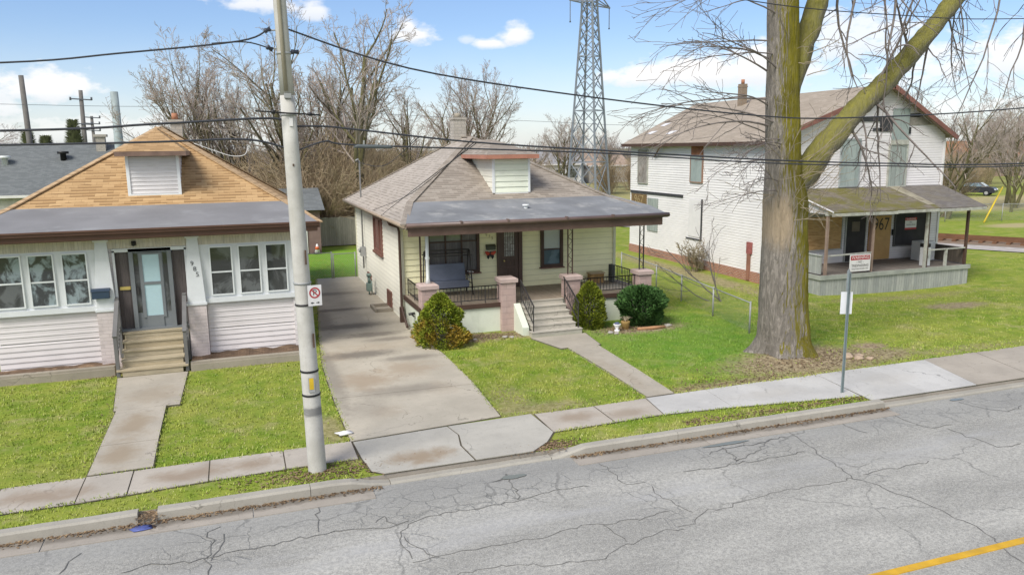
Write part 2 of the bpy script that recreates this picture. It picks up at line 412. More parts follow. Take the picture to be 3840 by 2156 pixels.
def mat_concrete(name, c, stains=(), stain_c=(.30, .235, .16), island=.1, dark=None, joint_y=None, soft=.8, mould=()):
    m, t, p = material(name, .85, .25)
    o = t.coord(); s = t.sep(o)
    n0 = t.noise(o, .7, 6, .6); n1 = t.noise(o, 5, 6, .7); n2 = t.noise(o, 60, 3, .7)
    cc = t.mix(t.ramp(n0, .3, .7), mul(c, .88), mul(c, 1.1))
    cc = t.mix(t.ramp(n1, .52, .75, 0, .5), cc, mul(c, .62))
    cc = t.mix(t.ramp(t.noise(o, 24, 4, .8), .56, .7, 0, .45), cc, mul(c, .55))
    cc = t.mix(t.ramp(n2, .5, .7, 0, .35), cc, mul(c, .6))
    hv = t.new('ShaderNodeTexVoronoi', feature='DISTANCE_TO_EDGE'); t.l.new(t.scale(o, .42, .42, .42), hv.inputs['Vector']); hv.inputs['Scale'].default_value = 1.0
    wv = t.n.new('ShaderNodeVectorMath'); wv.operation = 'MULTIPLY_ADD'; nz_ = t.n.new('ShaderNodeTexNoise'); t.put(nz_.inputs['Vector'], o); nz_.inputs['Scale'].default_value = 1.6; nz_.inputs['Detail'].default_value = 5; t.l.new(nz_.outputs['Color'], wv.inputs[0]); wv.inputs[1].default_value = (.5, .5, 0); t.l.new(t.scale(o, .42, .42, .42), wv.inputs[2]); t.l.new(wv.outputs[0], hv.inputs['Vector'])
    cc = t.mix(t.math('MULTIPLY', t.ramp(hv.outputs['Distance'], .001, .006, .7, 0), t.ramp(n0, .45, .6)), cc, mul(c, .35))
    gi = t.n.new('ShaderNodeNewGeometry').outputs['Random Per Island']
    cc = t.mix(t.math('MULTIPLY', gi, island * 2), cc, mul(c, .68))
    nst = t.noise(o, 1.9, 6, .65, .5)
    for (cx, cy, rx, ry, k) in stains:
        cc = t.mix(t.math('MULTIPLY', t.blob(s, cx, cy, rx, ry, soft, nst, .9), k), cc, stain_c)
    for (cx, cy, rx, ry, k) in mould:
        cc = t.mix(t.math('MULTIPLY', t.blob(s, cx, cy, rx, ry, .7, n1, .6), k), cc, (.16, .14, .115))
    t.l.new(cc, p.inputs['Base Color']); bumpn(t, p, t.math('ADD', n2, n1), .25, .01)
    return m

def mat_asphalt():
    m, t, p = material('asphalt', .9, .2)
    o = t.coord(); s = t.sep(o)
    n0 = t.noise(t.scale(o, .5, 1.3, 1), .55, 6, .6); n1 = t.noise(t.scale(o, .35, 1.6, 1), 1.6, 6, .65); n2 = t.noise(o, 13, 5, .85); n3 = t.noise(o, 48, 2, .8)
    c = (.43, .415, .37)
    cc = t.mix(t.ramp(n0, .32, .68), mul(c, .72), mul(c, 1.18))
    pv = t.new('ShaderNodeTexVoronoi', feature='F1'); t.l.new(t.scale(o, .45, .8, 1), pv.inputs['Vector']); pv.inputs['Scale'].default_value = .55; pv.inputs['Randomness'].default_value = 1
    cc = t.mix(t.math('MULTIPLY', t.sep(pv.outputs['Color'])[0], .28), cc, mul(c, .62))
    oil = t.math('MULTIPLY', t.ramp(t.noise(t.scale(o, .3, 1, 1), 2.6, 5, .7, .6), .62, .76, 0, .45), t.ramp(t.math('ABSOLUTE', t.math('SUBTRACT', s[1], 10.4)), .2, 1.2, 1, 0))
    cc = t.mix(oil, cc, (.17, .165, .155))
    cc = t.mix(t.ramp(n1, .54, .74, 0, .6), cc, (.47, .455, .42))
    cc = t.mix(t.ramp(n1, .25, .45, .4, 0), cc, (.20, .195, .18))
    cc = t.mix(t.ramp(n2, .38, .62, .62, 0), cc, (.18, .175, .165))
    cc = t.mix(t.ramp(n3, .52, .68, 0, .7), cc, (.53, .515, .47))
    cc = t.mix(t.ramp(n3, .30, .44, .5, 0), cc, (.15, .145, .135))
    # lane wear and the darker, patched strip next to the kerb
    edge = t.ramp(t.math('ADD', s[1], t.math('MULTIPLY', t.math('SUBTRACT', n0, .5), 1.1)), 12.0, 12.9, 0, .5)
    cc = t.mix(edge, cc, (.235, .232, .22))
    wear = t.math('MULTIPLY', t.ramp(t.math('ABSOLUTE', t.math('SUBTRACT', s[1], 11.35)), 0, .7, .5, 0), t.ramp(n1, .35, .65))
    cc = t.mix(wear, cc, (.39, .385, .375))
    # map cracking near the kerb
    vo = t.new('ShaderNodeTexVoronoi', feature='DISTANCE_TO_EDGE')
    nd = t.n.new('ShaderNodeTexNoise'); t.put(nd.inputs['Vector'], o); nd.inputs['Scale'].default_value = 2.2; nd.inputs['Detail'].default_value = 4
    vm = t.n.new('ShaderNodeVectorMath'); vm.operation = 'MULTIPLY_ADD'; t.l.new(nd.outputs['Color'], vm.inputs[0]); vm.inputs[1].default_value = (.55, .55, .0); t.l.new(o, vm.inputs[2])
    t.l.new(vm.outputs[0], vo.inputs['Vector']); vo.inputs['Scale'].default_value = 2.1
    near = None
    for (cx, cy, rx, ry, k) in [(9.6, 12.6, 1.6, .7, 1), (3.5, 12.5, 2.6, .75, .85), (-.6, 12.3, .9, .8, .8), (6.6, 11.4, .6, 1.3, .7), (11.0, 11.2, .35, 2.0, .6), (14.6, 12.7, 2.4, .7, .6), (2.3, 11.2, .5, 1.0, .7), (17.5, 12.8, 2.5, .9, .7), (5.6, 12.6, 2, .4, .6)]:
        b = t.math('MULTIPLY', t.blob(s, cx, cy, rx, ry, .6, n0, .5), k); near = b if near is None else t.math('MAXIMUM', near, b)
    cr = t.math('MULTIPLY', t.ramp(vo.outputs['Distance'], .012, .035, 1, 0), near)
    cc = t.mix(t.math('MULTIPLY', t.math('MULTIPLY', cr, .55), t.ramp(n1, .35, .6, .35, 1)), cc, (.12, .12, .112))
    vo2 = t.new('ShaderNodeTexVoronoi', feature='DISTANCE_TO_EDGE'); t.l.new(vm.outputs[0], vo2.inputs['Vector']); vo2.inputs['Scale'].default_value = .38
    c2 = t.math('MULTIPLY', t.ramp(vo2.outputs['Distance'], .003, .011, .4, 0), t.ramp(n0, .42, .56))
    cc = t.mix(c2, cc, (.09, .09, .085))
    t.l.new(cc, p.inputs['Base Color'])
    bumpn(t, p, t.math('SUBTRACT', t.math('ADD', n2, t.math('MULTIPLY', n3, .6)), t.math('MULTIPLY', cr, 3)), .5, .012)
    return m

M_grass = mat_grass(); M_asphalt = mat_asphalt()
M_walk = mat_concrete('old_sidewalk', (.43, .385, .325), [(-3.6, 15.0, 1.0, .4, .75), (-1.2, 15.1, .8, .35, .8), (-.1, 15.15, .55, .35, .8), (6.9, 15.3, .7, .35, .7), (8.1, 15.1, .8, .3, .6)], (.27, .205, .145), .06)
M_newwalk = mat_concrete('new_sidewalk', (.50, .485, .455), [(12, 15.1, 1.2, .4, .35), (15.6, 15, 1, .6, .3)], (.40, .37, .32), island=.06)
M_bufwalk = mat_concrete('buff_sidewalk', (.39, .345, .285), (), island=.05)
M_drive = mat_concrete('driveway_concrete', (.47, .42, .335), [(2.9, 19.9, .85, 1.1, .8), (4.2, 20.6, .9, .9, .65), (2.5, 22.6, .6, .7, .5), (3.0, 17.2, .5, .5, .3), (4.6, 18.6, .5, .6, .3), (3.6, 23.3, 1.3, .6, .35)], (.34, .265, .185), .05,
                       mould=[(3.6, 18.7, 1.6, .5, .45), (2.6, 17.6, .6, .8, .35), (4.5, 21.7, 1.0, .35, .6), (3.4, 26.5, 1.5, .5, .8), (3.2, 29.5, 1.6, .35, .85), (3.2, 22.6, 1.3, .5, .8), (3.9, 25.0, 1.2, .4, .7), (3.6, 33, 1.5, .5, .6), (2.6, 28, .5, 2.5, .6), (4.4, 24.2, .9, .3, .6), (2.1, 21, .3, 4, .5)])
M_apron = mat_concrete('apron_concrete', (.44, .415, .36), [(3.2, 14.35, .85, .42, .8)], (.26, .19, .12), .06)
M_path = mat_concrete('path_concrete', (.42, .375, .305), [(-2.5, 18.4, .45, 1.0, .75), (-2.55, 16.6, .42, .8, .75), (-2.3, 20.6, .7, .8, .4), (9.4, 18, .3, 2.5, .3)], (.29, .225, .15), .06)
M_kerb = mat_concrete('kerb_concrete', (.37, .345, .295), (), island=.14)
M_gutter = mat_concrete('gutter_concrete', (.36, .32, .27), (), island=.1, mould=[(x, 13.42 + .05 * math.sin(x), 1.7, .16, .9) for x in (-5, -2.6, -.5, 1.2, 7.2, 9.5, 11.8, 13.6)])
M_crack = plain('crack_filler', (.165, .16, .148), .95, .3, 4, 40, 0)
M_paint = plain('road_paint', (.62, .36, .03), .8, .2, 3, 25, .2, dirt=(.30, .22, .09), dirt_amt=.6)
M_joint = plain('joint_dirt', (.10, .085, .06), .95, .4, 5, 40, 0)

# ------------------------------------------------------------------ ground
RZ = -.15            # road level
def dip(x, y):
    d = math.exp(-((x - 27) / 6.0) ** 2 - ((y - 24.8) / 2.6) ** 2) * .27
    b = .03 * noise.noise(V((x * .25, y * .25, 0)))
    k = min(1, max(0, (y - 16.2) / 2.5))
    mound = .16 * math.exp(-((x - 15.0) / 1.7) ** 2 - ((y - 17.7) / 1.2) ** 2)
    return -.03 - d * k + b * k + mound
g_ = MB()
xs = [-1600, -600, -250, -120, -60, -30, -18] + [-10 + i * .8 for i in range(63)] + [46, 55, 70, 100, 160, 300, 700, 1600]
ys = [13.775, 14.6, 15.6] + [16.2 + i * .7 for i in range(30)] + [39, 43, 50, 60, 80, 110, 160, 260, 500, 1100, 2600]
vs = [(x, y, dip(x, y)) for y in ys for x in xs]; nx = len(xs)
g_.faces(vs, [(j * nx + i, j * nx + i + 1, (j + 1) * nx + i + 1, (j + 1) * nx + i) for j in range(len(ys) - 1) for i in range(nx - 1)], True)
g_.cur = 1
for i in range(nx - 1): g_.face([(xs[i], 13.775, -.6), (xs[i + 1], 13.775, -.6), (xs[i + 1], 13.775, dip(xs[i + 1], 13.775)), (xs[i], 13.775, dip(xs[i], 13.775))])
g_.cur = 0
g_.face([(-1600, -700, -.02), (1600, -700, -.02), (1600, 1.6, -.02), (-1600, 1.6, -.02)])
tag(g_.build('ground', [M_grass, M_gutter]), kind='structure')

CR = [[(11.08,13.51),(11.02,12.90),(10.89,12.44),(10.75,11.94),(10.70,11.43),(10.62,11.04),(10.52,10.69),(10.67,10.44),(10.76,10.08),(10.84,9.73),(10.93,9.26),(10.96,8.84),(10.99,8.41),(10.96,8.17),(10.78,7.81),(10.63,7.42)],
[(10.55,10.72),(9.93,10.69),(9.24,10.73),(8.60,10.73),(8.16,10.69),(7.72,10.55),(7.27,10.56),(6.96,10.43),(6.76,10.26),(6.53,10.20)],
[(6.53,10.18),(6.11,10.19),(5.66,10.04),(5.27,9.97),(4.93,9.80),(4.62,9.79),(4.31,9.83),(3.35,10.11),(2.63,10.12)],
[(6.66,10.79),(6.29,10.72),(5.91,10.71),(5.43,10.74),(5.18,10.84),(4.92,10.79),(4.47,10.73),(4.00,10.72),(3.55,10.71),(2.91,10.74),(2.59,10.73),(2.14,10.65)],
[(5.33,10.73),(5.39,10.38),(5.49,10.11)],
[(6.44,13.07),(6.46,12.65),(6.43,12.21),(6.42,11.96),(6.87,11.98)],
[(6.83,11.80),(6.78,11.35),(6.85,11.09),(6.94,10.84),(6.99,10.55)],
[(2.91,12.06),(2.57,11.99),(2.38,11.96),(2.28,11.80),(2.13,11.52),(2.13,11.12),(2.18,10.84)],
[(2.18,11.55),(2.40,10.89),(2.57,10.74)],
[(5.80,12.20),(5.23,12.24),(4.74,12.13),(4.27,12.08),(3.52,12.04),(2.91,12.06)],
[(1.26,12.09),(1.68,12.03),(2.06,11.93),(2.35,12.02)],
[(1.81,12.12),(1.96,12.37),(2.11,11.96)],
[(10.80,10.74),(11.37,10.80),(11.95,10.78),(12.46,10.79)],
[(13.91,13.69),(13.94,13.19),(13.89,12.63),(14.03,12.19),(14.62,12.18)],
[(14.34,12.02),(14.32,11.51),(14.43,11.07),(14.41,10.84),(15.04,10.79)],
[(16.13,13.32),(16.18,12.92),(16.34,12.54),(16.51,12.35),(17.27,12.49)],
[(12.34,13.46),(12.42,13.20),(12.39,12.78),(12.50,12.42)],
[(7.75,12.15),(8.39,12.03),(8.94,12.07),(9.92,12.04),(10.53,12.11)],
[(-0.75,11.40),(-0.80,11.89),(-0.73,12.43),(-0.82,12.79),(-0.66,12.92)],
[(-2.01,11.90),(-1.57,12.02),(-1.01,11.92),(-0.53,12.00),(0.06,11.99),(0.58,12.07),(1.26,12.09)],
[(-2.91,12.24),(-2.77,12.55),(-2.64,12.75)],
[(-0.74,11.86),(-0.53,12.35),(-0.52,12.67)],
[(0.98,13.17),(0.91,12.52),(0.93,12.22)],
[(4.17,12.98),(4.53,13.19),(4.49,12.76),(4.39,12.15)],
[(8.64,12.67),(9.17,12.83),(8.99,12.13)],
[(8.98,12.18),(9.57,12.40),(10.45,12.91)],
[(9.14,12.79),(9.77,12.78),(10.76,12.89)]]
rd = MB()
rd.face([(-1600, 1.55, RZ), (1600, 1.55, RZ), (1600, 13.62, RZ), (-1600, 13.62, RZ)])
rd.cur = 1
def strip(mb, pts, w, z, jit=.02, q=R, step=.12):
    P = []
    for a, b in zip(pts, pts[1:]):
        L = math.hypot(b[0] - a[0], b[1] - a[1]); k = max(1, int(L / step))
        for i in range(k): P.append((a[0] + (b[0] - a[0]) * i / k, a[1] + (b[1] - a[1]) * i / k))
    P.append(pts[-1]); P = [(x + q.uniform(-jit, jit), y + q.uniform(-jit, jit)) for x, y in P]
    for i in range(len(P) - 1):
        a, b = P[i], P[i + 1]; dx, dy = b[0] - a[0], b[1] - a[1]; L = math.hypot(dx, dy) or 1; px, py = -dy / L, dx / L
        w0 = w * (.55 + .45 * math.sin(i * 1.7) ** 2); w1 = w * (.55 + .45 * math.sin((i + 1) * 1.7) ** 2)
        mb.face([(a[0] + px * w0 / 2, a[1] + py * w0 / 2, z), (a[0] - px * w0 / 2, a[1] - py * w0 / 2, z), (b[0] - px * w1 / 2, b[1] - py * w1 / 2, z), (b[0] + px * w1 / 2, b[1] + py * w1 / 2, z)])
for i, l in enumerate(CR): strip(rd, l, .03 if i == 0 else .02, RZ + .003 + .0003 * i, .05)
road = tag(rd.build('road', [M_asphalt, M_crack]), kind='structure')
pl = MB(); pl.box(7.2, 60, 7.86, 7.99, RZ - .01, RZ + .016)
tag(pl.build('road_marking', M_paint), kind='structure')

# gutter and kerbs
gu = MB()
for x0, x1 in [(-40, -3.3), (-3.28, -.1), (-.08, 2.0), (6.0, 9.0), (9.02, 12.2), (12.22, 14.1)]: gu.box(x0, x1, 13.08, 13.57, RZ - .08, RZ + .012)
tag(gu.build('gutter', M_gutter), kind='structure')
def kerb_seg(mb, x0, x1, zt, taper0=0, taper1=0, y0=13.54, y1=13.78):
    n = max(2, int((x1 - x0) / .35)); prof = []
    for i in range(n + 1):
        x = x0 + (x1 - x0) * i / n; k = 1
        if taper0 and x - x0 < taper0: k = min(k, (x - x0) / taper0)
        if taper1 and x1 - x < taper1: k = min(k, (x1 - x) / taper1)
        k = k * k * (3 - 2 * k); z = (RZ + .03) + (zt - RZ - .03) * k; j = .012 * noise.noise(V((x * 1.3, 0, 5)))
        prof.append([(x, y0 + j, RZ - .05), (x, y0 + .015 + j, z - .035), (x, y0 + .05 + j, z + j), (x, y1 - .03, z + j), (x, y1, z - .04)])
    b = len(mb.v); m = 5
    for p in prof: mb.v.extend(p)
    for i in range(n):
        for j in range(m - 1): mb.f.append((b + i * m + j, b + (i + 1) * m + j, b + (i + 1) * m + j + 1, b + i * m + j + 1)); mb.mi.append(0); mb.smooth.append(False)
    mb.face(prof[0]); mb.face(list(reversed(prof[-1])))
kb = MB()
for a in [(-60, -6.2, .03), (-6.19, -1.93, .03), (-1.62, .9, .03), (.91, 2.35, .03, 0, .9), (2.36, 5.6, RZ + .045), (5.62, 8.5, .02, .8, 0), (8.51, 11.3, .02), (11.31, 14.1, .02), (14.12, 60, RZ + .06)]: kerb_seg(kb, *a)
tag(kb.build('kerb', M_kerb), kind='structure')

# sidewalks: separate slabs a finger's width apart
def slabs(name, mat, polys, z0=-.12, z1=.0):
    mb = MB()
    for i, pg in enumerate(polys): mb.prism(pg, z0, z1 + .004 * math.sin(i * 2.3))
    mb.cur = 1
    for i, pg in enumerate(polys):
        cx = sum(p[0] for p in pg) / len(pg); cy = sum(p[1] for p in pg) / len(pg); q_ = []
        for x, y in pg: L = math.hypot(x - cx, y - cy); q_.append((x + (x - cx) / L * .035, y + (y - cy) / L * .035, z1 - .014 + .0004 * i))
        mb.face(q_)
    return tag(mb.build(name, [mat, M_joint]), kind='structure')
xs_ = [-40, -12, -9.0, -7.4, -5.8, -4.4, -3.02, -2.2, -.84, .55, 1.93]
lowY = lambda x: 14.46 + (.05 if -3 < x < -1.8 else .16 * (x > -1.8) + .05 * (x > .2))
slabs('sidewalk', M_walk, [[(a + .012, lowY(a)), (b - .012, lowY(b - .05)), (b - .012, 15.62 + .02 * (b > -1)), (a + .012, 15.62 + .02 * (a > -1))] for a, b in zip(xs_, xs_[1:])] +
      [[(6.1, 14.62), (7.58, 14.68), (7.6, 15.82), (6.12, 15.82)], [(7.61, 14.68), (8.84, 14.74), (9.02, 15.88), (7.63, 15.82)]])
slabs('new_sidewalk', M_newwalk, [[(8.87, 14.74), (10.6, 14.58), (10.75, 15.94), (9.06, 15.9)], [(10.61, 14.58), (12.3, 14.36), (12.5, 15.97), (10.76, 15.94)], [(12.31, 14.36), (13.95, 14.16), (14.2, 15.98), (12.51, 15.97)],
      [(13.96, 13.8), (15.6, 13.79), (16.0, 16.0), (14.21, 15.98)], [(15.61, 13.79), (17.3, 13.79), (18.0, 16.02), (16.01, 16.0)]])
slabs('buff_sidewalk', M_bufwalk, [[(17.32 + i * 2.0, 13.79), (19.3 + i * 2.0, 13.79), (20.0 + i * 2.0, 16.1), (18.02 + i * 2.0, 16.06)] for i in range(16)])
dv = [[(1.92, 15.66), (5.34, 15.98), (5.5, 18.55), (1.92, 18.62)], [(1.92, 18.64), (5.5, 18.57), (5.52, 21.6), (1.98, 21.7)], [(1.98, 21.72), (5.52, 21.62), (5.36, 25.2), (2.24, 25.2)], [(2.24, 25.22), (5.36, 25.22), (5.31, 29.2), (2.6, 29.2)], [(2.6, 29.22), (5.31, 29.22), (5.31, 33.2), (2.95, 33.2)], [(2.95, 33.22), (5.31, 33.22), (5.31, 37.3), (3.3, 37.3)]]
slabs('driveway', M_drive, dv, -.12, .0)
slabs('driveway_apron', M_apron, [[(1.96, 15.6), (4.03, 15.78), (4.12, 15.2), (4.0, 14.6), (4.06, 13.785), (2.3, 13.785), (2.08, 13.98), (2.0, 14.7)], [(4.06, 15.78), (6.04, 15.86), (6.08, 14.62), (5.75, 14.15), (5.3, 13.785), (4.1, 13.785), (4.04, 14.6), (4.15, 15.2)]], -.16, -.005)
slabs('path', M_path, [[(-3.0, 15.66), (-1.87, 15.68), (-1.9, 17.2), (-3.0, 17.2)], [(-3.0, 17.22), (-1.9, 17.22), (-1.92, 19.56), (-3.0, 19.56)], [(-3.06, 19.59), (-1.62, 19.59), (-1.58, 22.55), (-3.34, 22.55)],
      [(9.1, 15.93), (9.86, 15.96), (10.05, 18.4), (9.2, 18.4)], [(9.2, 18.42), (10.05, 18.42), (10.2, 20.95), (9.2, 20.95)], [(8.98, 20.97), (10.3, 20.97), (10.5, 22.5), (8.6, 22.5)]], -.1, .02)
# puddles in the worn spots along the kerb
mp_, tp, pp = material('puddle_water', .03, .9)
pp.inputs['Base Color'].default_value = (.19, .19, .14, 1)
def puddle(cx, cy, rx, ry, seed):
    mb = MB(); q = random.Random(seed); ring = []
    for i in range(26):
        a = 2 * math.pi * i / 26; k = 1 + .35 * noise.noise(V((math.cos(a) * 1.3 + seed, math.sin(a) * 1.3, 0)))
        ring.append((cx + math.cos(a) * rx * k, cy + math.sin(a) * ry * k, RZ + .014))
    mb.face(ring); tag(mb.build('puddle', mp_), kind='structure')
puddle(4.6, 13.05, .26, .08, 1); puddle(9.3, 13.0, .5, .07, 2); puddle(16.2, 13.4, .22, .06, 3)
# ------------------------------------------------------------------ house materials
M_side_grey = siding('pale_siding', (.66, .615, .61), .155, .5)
M_bead = planks('cream_beadboard', (.60, .53, .42), (.66, .60, .50), .085, 0, .6, .45)
M_trim = plain('white_trim', (.71, .725, .735), .45, .06, 1.5, 30, .05, dirt=(.5, .5, .48), dirt_amt=.3)
M_sill = plain('white_vinyl', (.78, .80, .80), .4, .05, 2, 30, .03)
M_pinkbrick = brick('pink_painted_brick', (.57, .50, .485), (.62, .545, .53), (.50, .44, .42), .3, .1, .008)
M_tan = shingle('tan_shingles', (.43, .275, .135), (.325, .195, .09), (.505, .34, .175), .34, .165, .75, lip=1.0)
M_tanridge = shingle('tan_ridge_shingles', (.43, .30, .175), (.36, .24, .135), (.49, .35, .21), .3, .25, .6)
M_roll = plain('grey_roll_roofing', (.235, .23, .23), .85, .16, .5, 50, .25, dirt=(.33, .33, .325), dirt_amt=.55, spec=.15)
M_memb = plain('grey_membrane_roof', (.225, .23, .235), .8, .2, .8, 40, .2, dirt=(.42, .41, .385), dirt_amt=.7, spec=.1)
M_fascia = plain('brown_fascia', (.125, .065, .045), .5, .15, 2, 30, .05)
M_gutter_b = plain('brown_gutter', (.15, .10, .085), .4, .2, 1.5, 30, .05, spec=.5)
M_brownred = plain('red_brown_trim', (.20, .10, .078), .55, .15, 2, 30, .05)
M_darkbrown = plain('dark_brown_trim', (.085, .05, .038), .5, .15, 2, 30, .05)
M_brownpanel = planks('brown_side_panel', (.11, .092, .088), (.15, .125, .12), .2, 0, .5, .3)
M_stormgrey = plain('storm_door_grey', (.20, .215, .225), .4, .1, 2, 30, .04)
M_frost = plain('frosted_glass', (.47, .64, .68), .35, .05, 1, 10, 0, spec=.5)
M_glass = glass('window_glass', (.045, .048, .045), (.15, .16, .16), .04, .75, 2.2)
M_glass2 = glass('cluttered_glass', (.05, .055, .055), (.33, .40, .42), .04, .8, 3.2)
M_newwood = planks('treated_wood', (.44, .365, .24), (.51, .44, .315), .14, 1, .75, .5)
M_railgrey = plain('grey_railing', (.17, .165, .16), .6, .15, 2, 30, .05)
M_iron = plain('black_iron', (.04, .036, .036), .5, .2, 3, 30, .05, spec=.5)
M_brick = brick('red_brick', (.30, .12, .08), (.37, .16, .10), (.40, .36, .31), .22, .075, .011)
M_chim_stone = brick('grey_chimney_block', (.36, .33, .29), (.44, .40, .35), (.3, .28, .25), .3, .13, .012)
M_claypot = plain('clay_flue', (.42, .19, .11), .8, .2, 3, 20, .1)
M_flash = plain('flashing', (.20, .13, .10), .5, .3, 3, 20, .1)
M_mailblue = plain('dark_blue_metal', (.028, .05, .085), .4, .15, 3, 30, .03, spec=.5)
M_brass = plain('brass', (.55, .42, .12), .4, .1, 3, 30, .03, spec=.6)
M_black = plain('black_plastic', (.02, .02, .02), .45, .1, 3, 30, .03)
M_num = plain('number_grey', (.10, .105, .11), .5, .1, 3, 30, 0)
M_soil = plain('soil', (.13, .085, .055), .95, .35, 3, 25, .6, dirt=(.30, .2, .12), dirt_amt=.8)
M_oldconc = mat_concrete('foundation_concrete', (.33, .29, .23), (), island=.08, mould=[(x, 23, 1.2, .8, .5) for x in (-5.5, -3.8, .3)])
M_inside = plain('dark_interior', (.03, .03, .032), .9, .2, 2, 10, 0)

def window(root, mp, u0, u1, v0, v1, fmat, gmats, fw=.06, d=.06, rail=None, sill=None, sillmat=None, mull=(), name='window', label=None, hb=(), barw=.02):
    """frame proud of the wall with panes set back inside it"""
    f = MB()
    f.mbox(mp, u0 - fw, u0, v0 - fw, v1 + fw, -.02, d); f.mbox(mp, u1, u1 + fw, v0 - fw, v1 + fw, -.02, d)
    f.mbox(mp, u0, u1, v1, v1 + fw, -.02, d); f.mbox(mp, u0, u1, v0 - fw, v0, -.02, d)
    if rail: f.mbox(mp, u0, u1, rail - .022, rail + .022, -.01, d - .018)
    for m_ in mull: f.mbox(mp, m_ - barw, m_ + barw, v0, v1, -.01, d - .012)
    for h_ in hb: f.mbox(mp, u0, u1, h_ - barw, h_ + barw, -.01, d - .014)
    wo = f.build(name, fmat, root, label=label)
    spans = [(v0, rail - .02), (rail + .02, v1)] if rail else [(v0, v1)]
    for i, (a, b) in enumerate(spans):
        MB().mbox(mp, u0 - .004, u1 + .004, a - .004, b + .004, -.015, .016 if i == 0 else .022).build('pane', gmats[i % len(gmats)], wo)
    if sill: MB().mbox(mp, u0 - fw - .04, u1 + fw + .04, v0 - fw - sill, v0 - fw + .002, -.02, d + .05).build('sill', sillmat or fmat, wo)
    return wo

def hip_roof(root, name, mat, front_y, eave_x0, eave_x1, zf, back_y, apex_y, apex_z, ridge_back, cx, brk_y, brk_z, ridgemat=None, th=.1, left_to_eave=True):
    """hip roof whose side planes run down beside a flatter porch roof in front"""
    mb = MB()
    kx0 = eave_x0 + (cx - eave_x0) * (brk_z - zf) / (apex_z - zf); kx1 = eave_x1 - (eave_x1 - cx) * (brk_z - zf) / (apex_z - zf)
    A = V((cx, apex_y, apex_z)); B = V((cx, ridge_back, apex_z)); L0 = V((eave_x0, front_y, zf)); L1 = V((eave_x0, back_y, zf)); R0 = V((eave_x1, front_y, zf)); R1 = V((eave_x1, back_y, zf))
    K0 = V((kx0, brk_y, brk_z)); K1 = V((kx1, brk_y, brk_z))
    mb.face([K0, K1, A]); mb.face([L1, L0, K0, A, B]); mb.face([R0, R1, B, A, K1]); mb.face([R1, L1, B])
    dn = V((0, 0, -th))
    for a, b in ((L1, L0), (R0, R1), (R1, L1)): mb.face([a + dn, b + dn, b, a])
    mb.face([L0 + dn, L1 + dn, R1 + dn, R0 + dn])
    ro = mb.build(name, mat, root)
    rc = MB()
    for a, b in ((K0, A), (K1, A), (L0, K0), (R0, K1), (B, L1), (B, R1), (A, B)):
        rc.bar(a + V((0, 0, .012)), b + V((0, 0, .012)), .24, .035)
    rc.build('ridge_cap', ridgemat or mat, ro)
    return ro, K0, K1, A, B

# ================================================================== left house
h = thing('bungalow', (-2.4, 24, 0), 'pale grey sided bungalow with tan shingle hip roof and enclosed front porch', 'house')
Y0 = 23.9; F = front(Y0)
wl = MB()
wl.box(-6.35, 1.5, 24.02, 37.0, -.2, 3.72); wl.box(-6.3, -3.3, 23.93, 24.02, -.2, 3.72); wl.box(-1.5, 1.45, 23.93, 24.02, -.2, 3.72); wl.box(-3.3, -1.5, 23.93, 24.02, 3.26, 3.72)
wl.lap((-6.37, Y0 + .02), (-3.86, Y0 + .02), .04, .86, .155); wl.lap((-6.37, Y0 + .02), (-3.86, Y0 + .02), .9, 1.66, .155)
wl.lap((-1.0, Y0 + .02), (1.46, Y0 + .02), .04, .86, .155); wl.lap((-1.0, Y0 + .02), (1.46, Y0 + .02), .9, 1.66, .155)
wl.lap((1.51, Y0), (1.51, 37.0), .05, 3.7, .155, .012); wl.box(1.43, 1.53, 23.86, 23.95, .04, 1.66)
wl.build('wall', M_side_grey, h)
fz = MB(); fz.box(-6.35, 1.5, 23.86, 23.94, 3.37, 3.74); fz.build('frieze', M_bead, h)
for a, b in ((-6.37, -3.45), (-1.42, 1.52)):
    tr = MB(); tr.box(a, b, 23.87, 23.95, 1.80, 3.372); tr.box(a, b, 23.80, 23.95, 1.66, 1.80)
    tr.build('window_surround', M_trim, h)
for i, (a, b) in enumerate([(-6.3, -5.6), (-5.39, -4.83), (-4.58, -4.02), (-.81, -.25), (-.02, .52), (.74, 1.28)]):
    window(h, front(23.87), a, b, 1.9, 3.27, M_sill, [M_glass if i > 2 or i == 0 else M_glass2, M_glass2 if i < 3 else M_glass], .035, .05, rail=2.55)
for a, b in ((-3.78, -3.43), (-1.44, -1.09)):
    p_ = MB(); c = (a + b) / 2
    w0, w1 = .25, .15
    p_.loft([(c - w0, 23.70, 1.72), (c + w0, 23.70, 1.72), (c + w0, 23.95, 1.72), (c - w0, 23.95, 1.72)], [(c - w1, 23.80, 3.58), (c + w1, 23.80, 3.58), (c + w1, 23.95, 3.58), (c - w1, 23.95, 3.58)])
    p_.box(c - .19, c + .19, 23.77, 23.95, 3.581, 3.66); p_.box(c - .28, c + .28, 23.67, 23.95, 1.64, 1.719)
    po = p_.build('pilaster', M_trim, h, bevel=.008)
    q_ = MB(); q_.box(c - .25, c + .25, 23.70, 23.96, -.1, 1.638); q_.build('pilaster_base', M_pinkbrick, po)
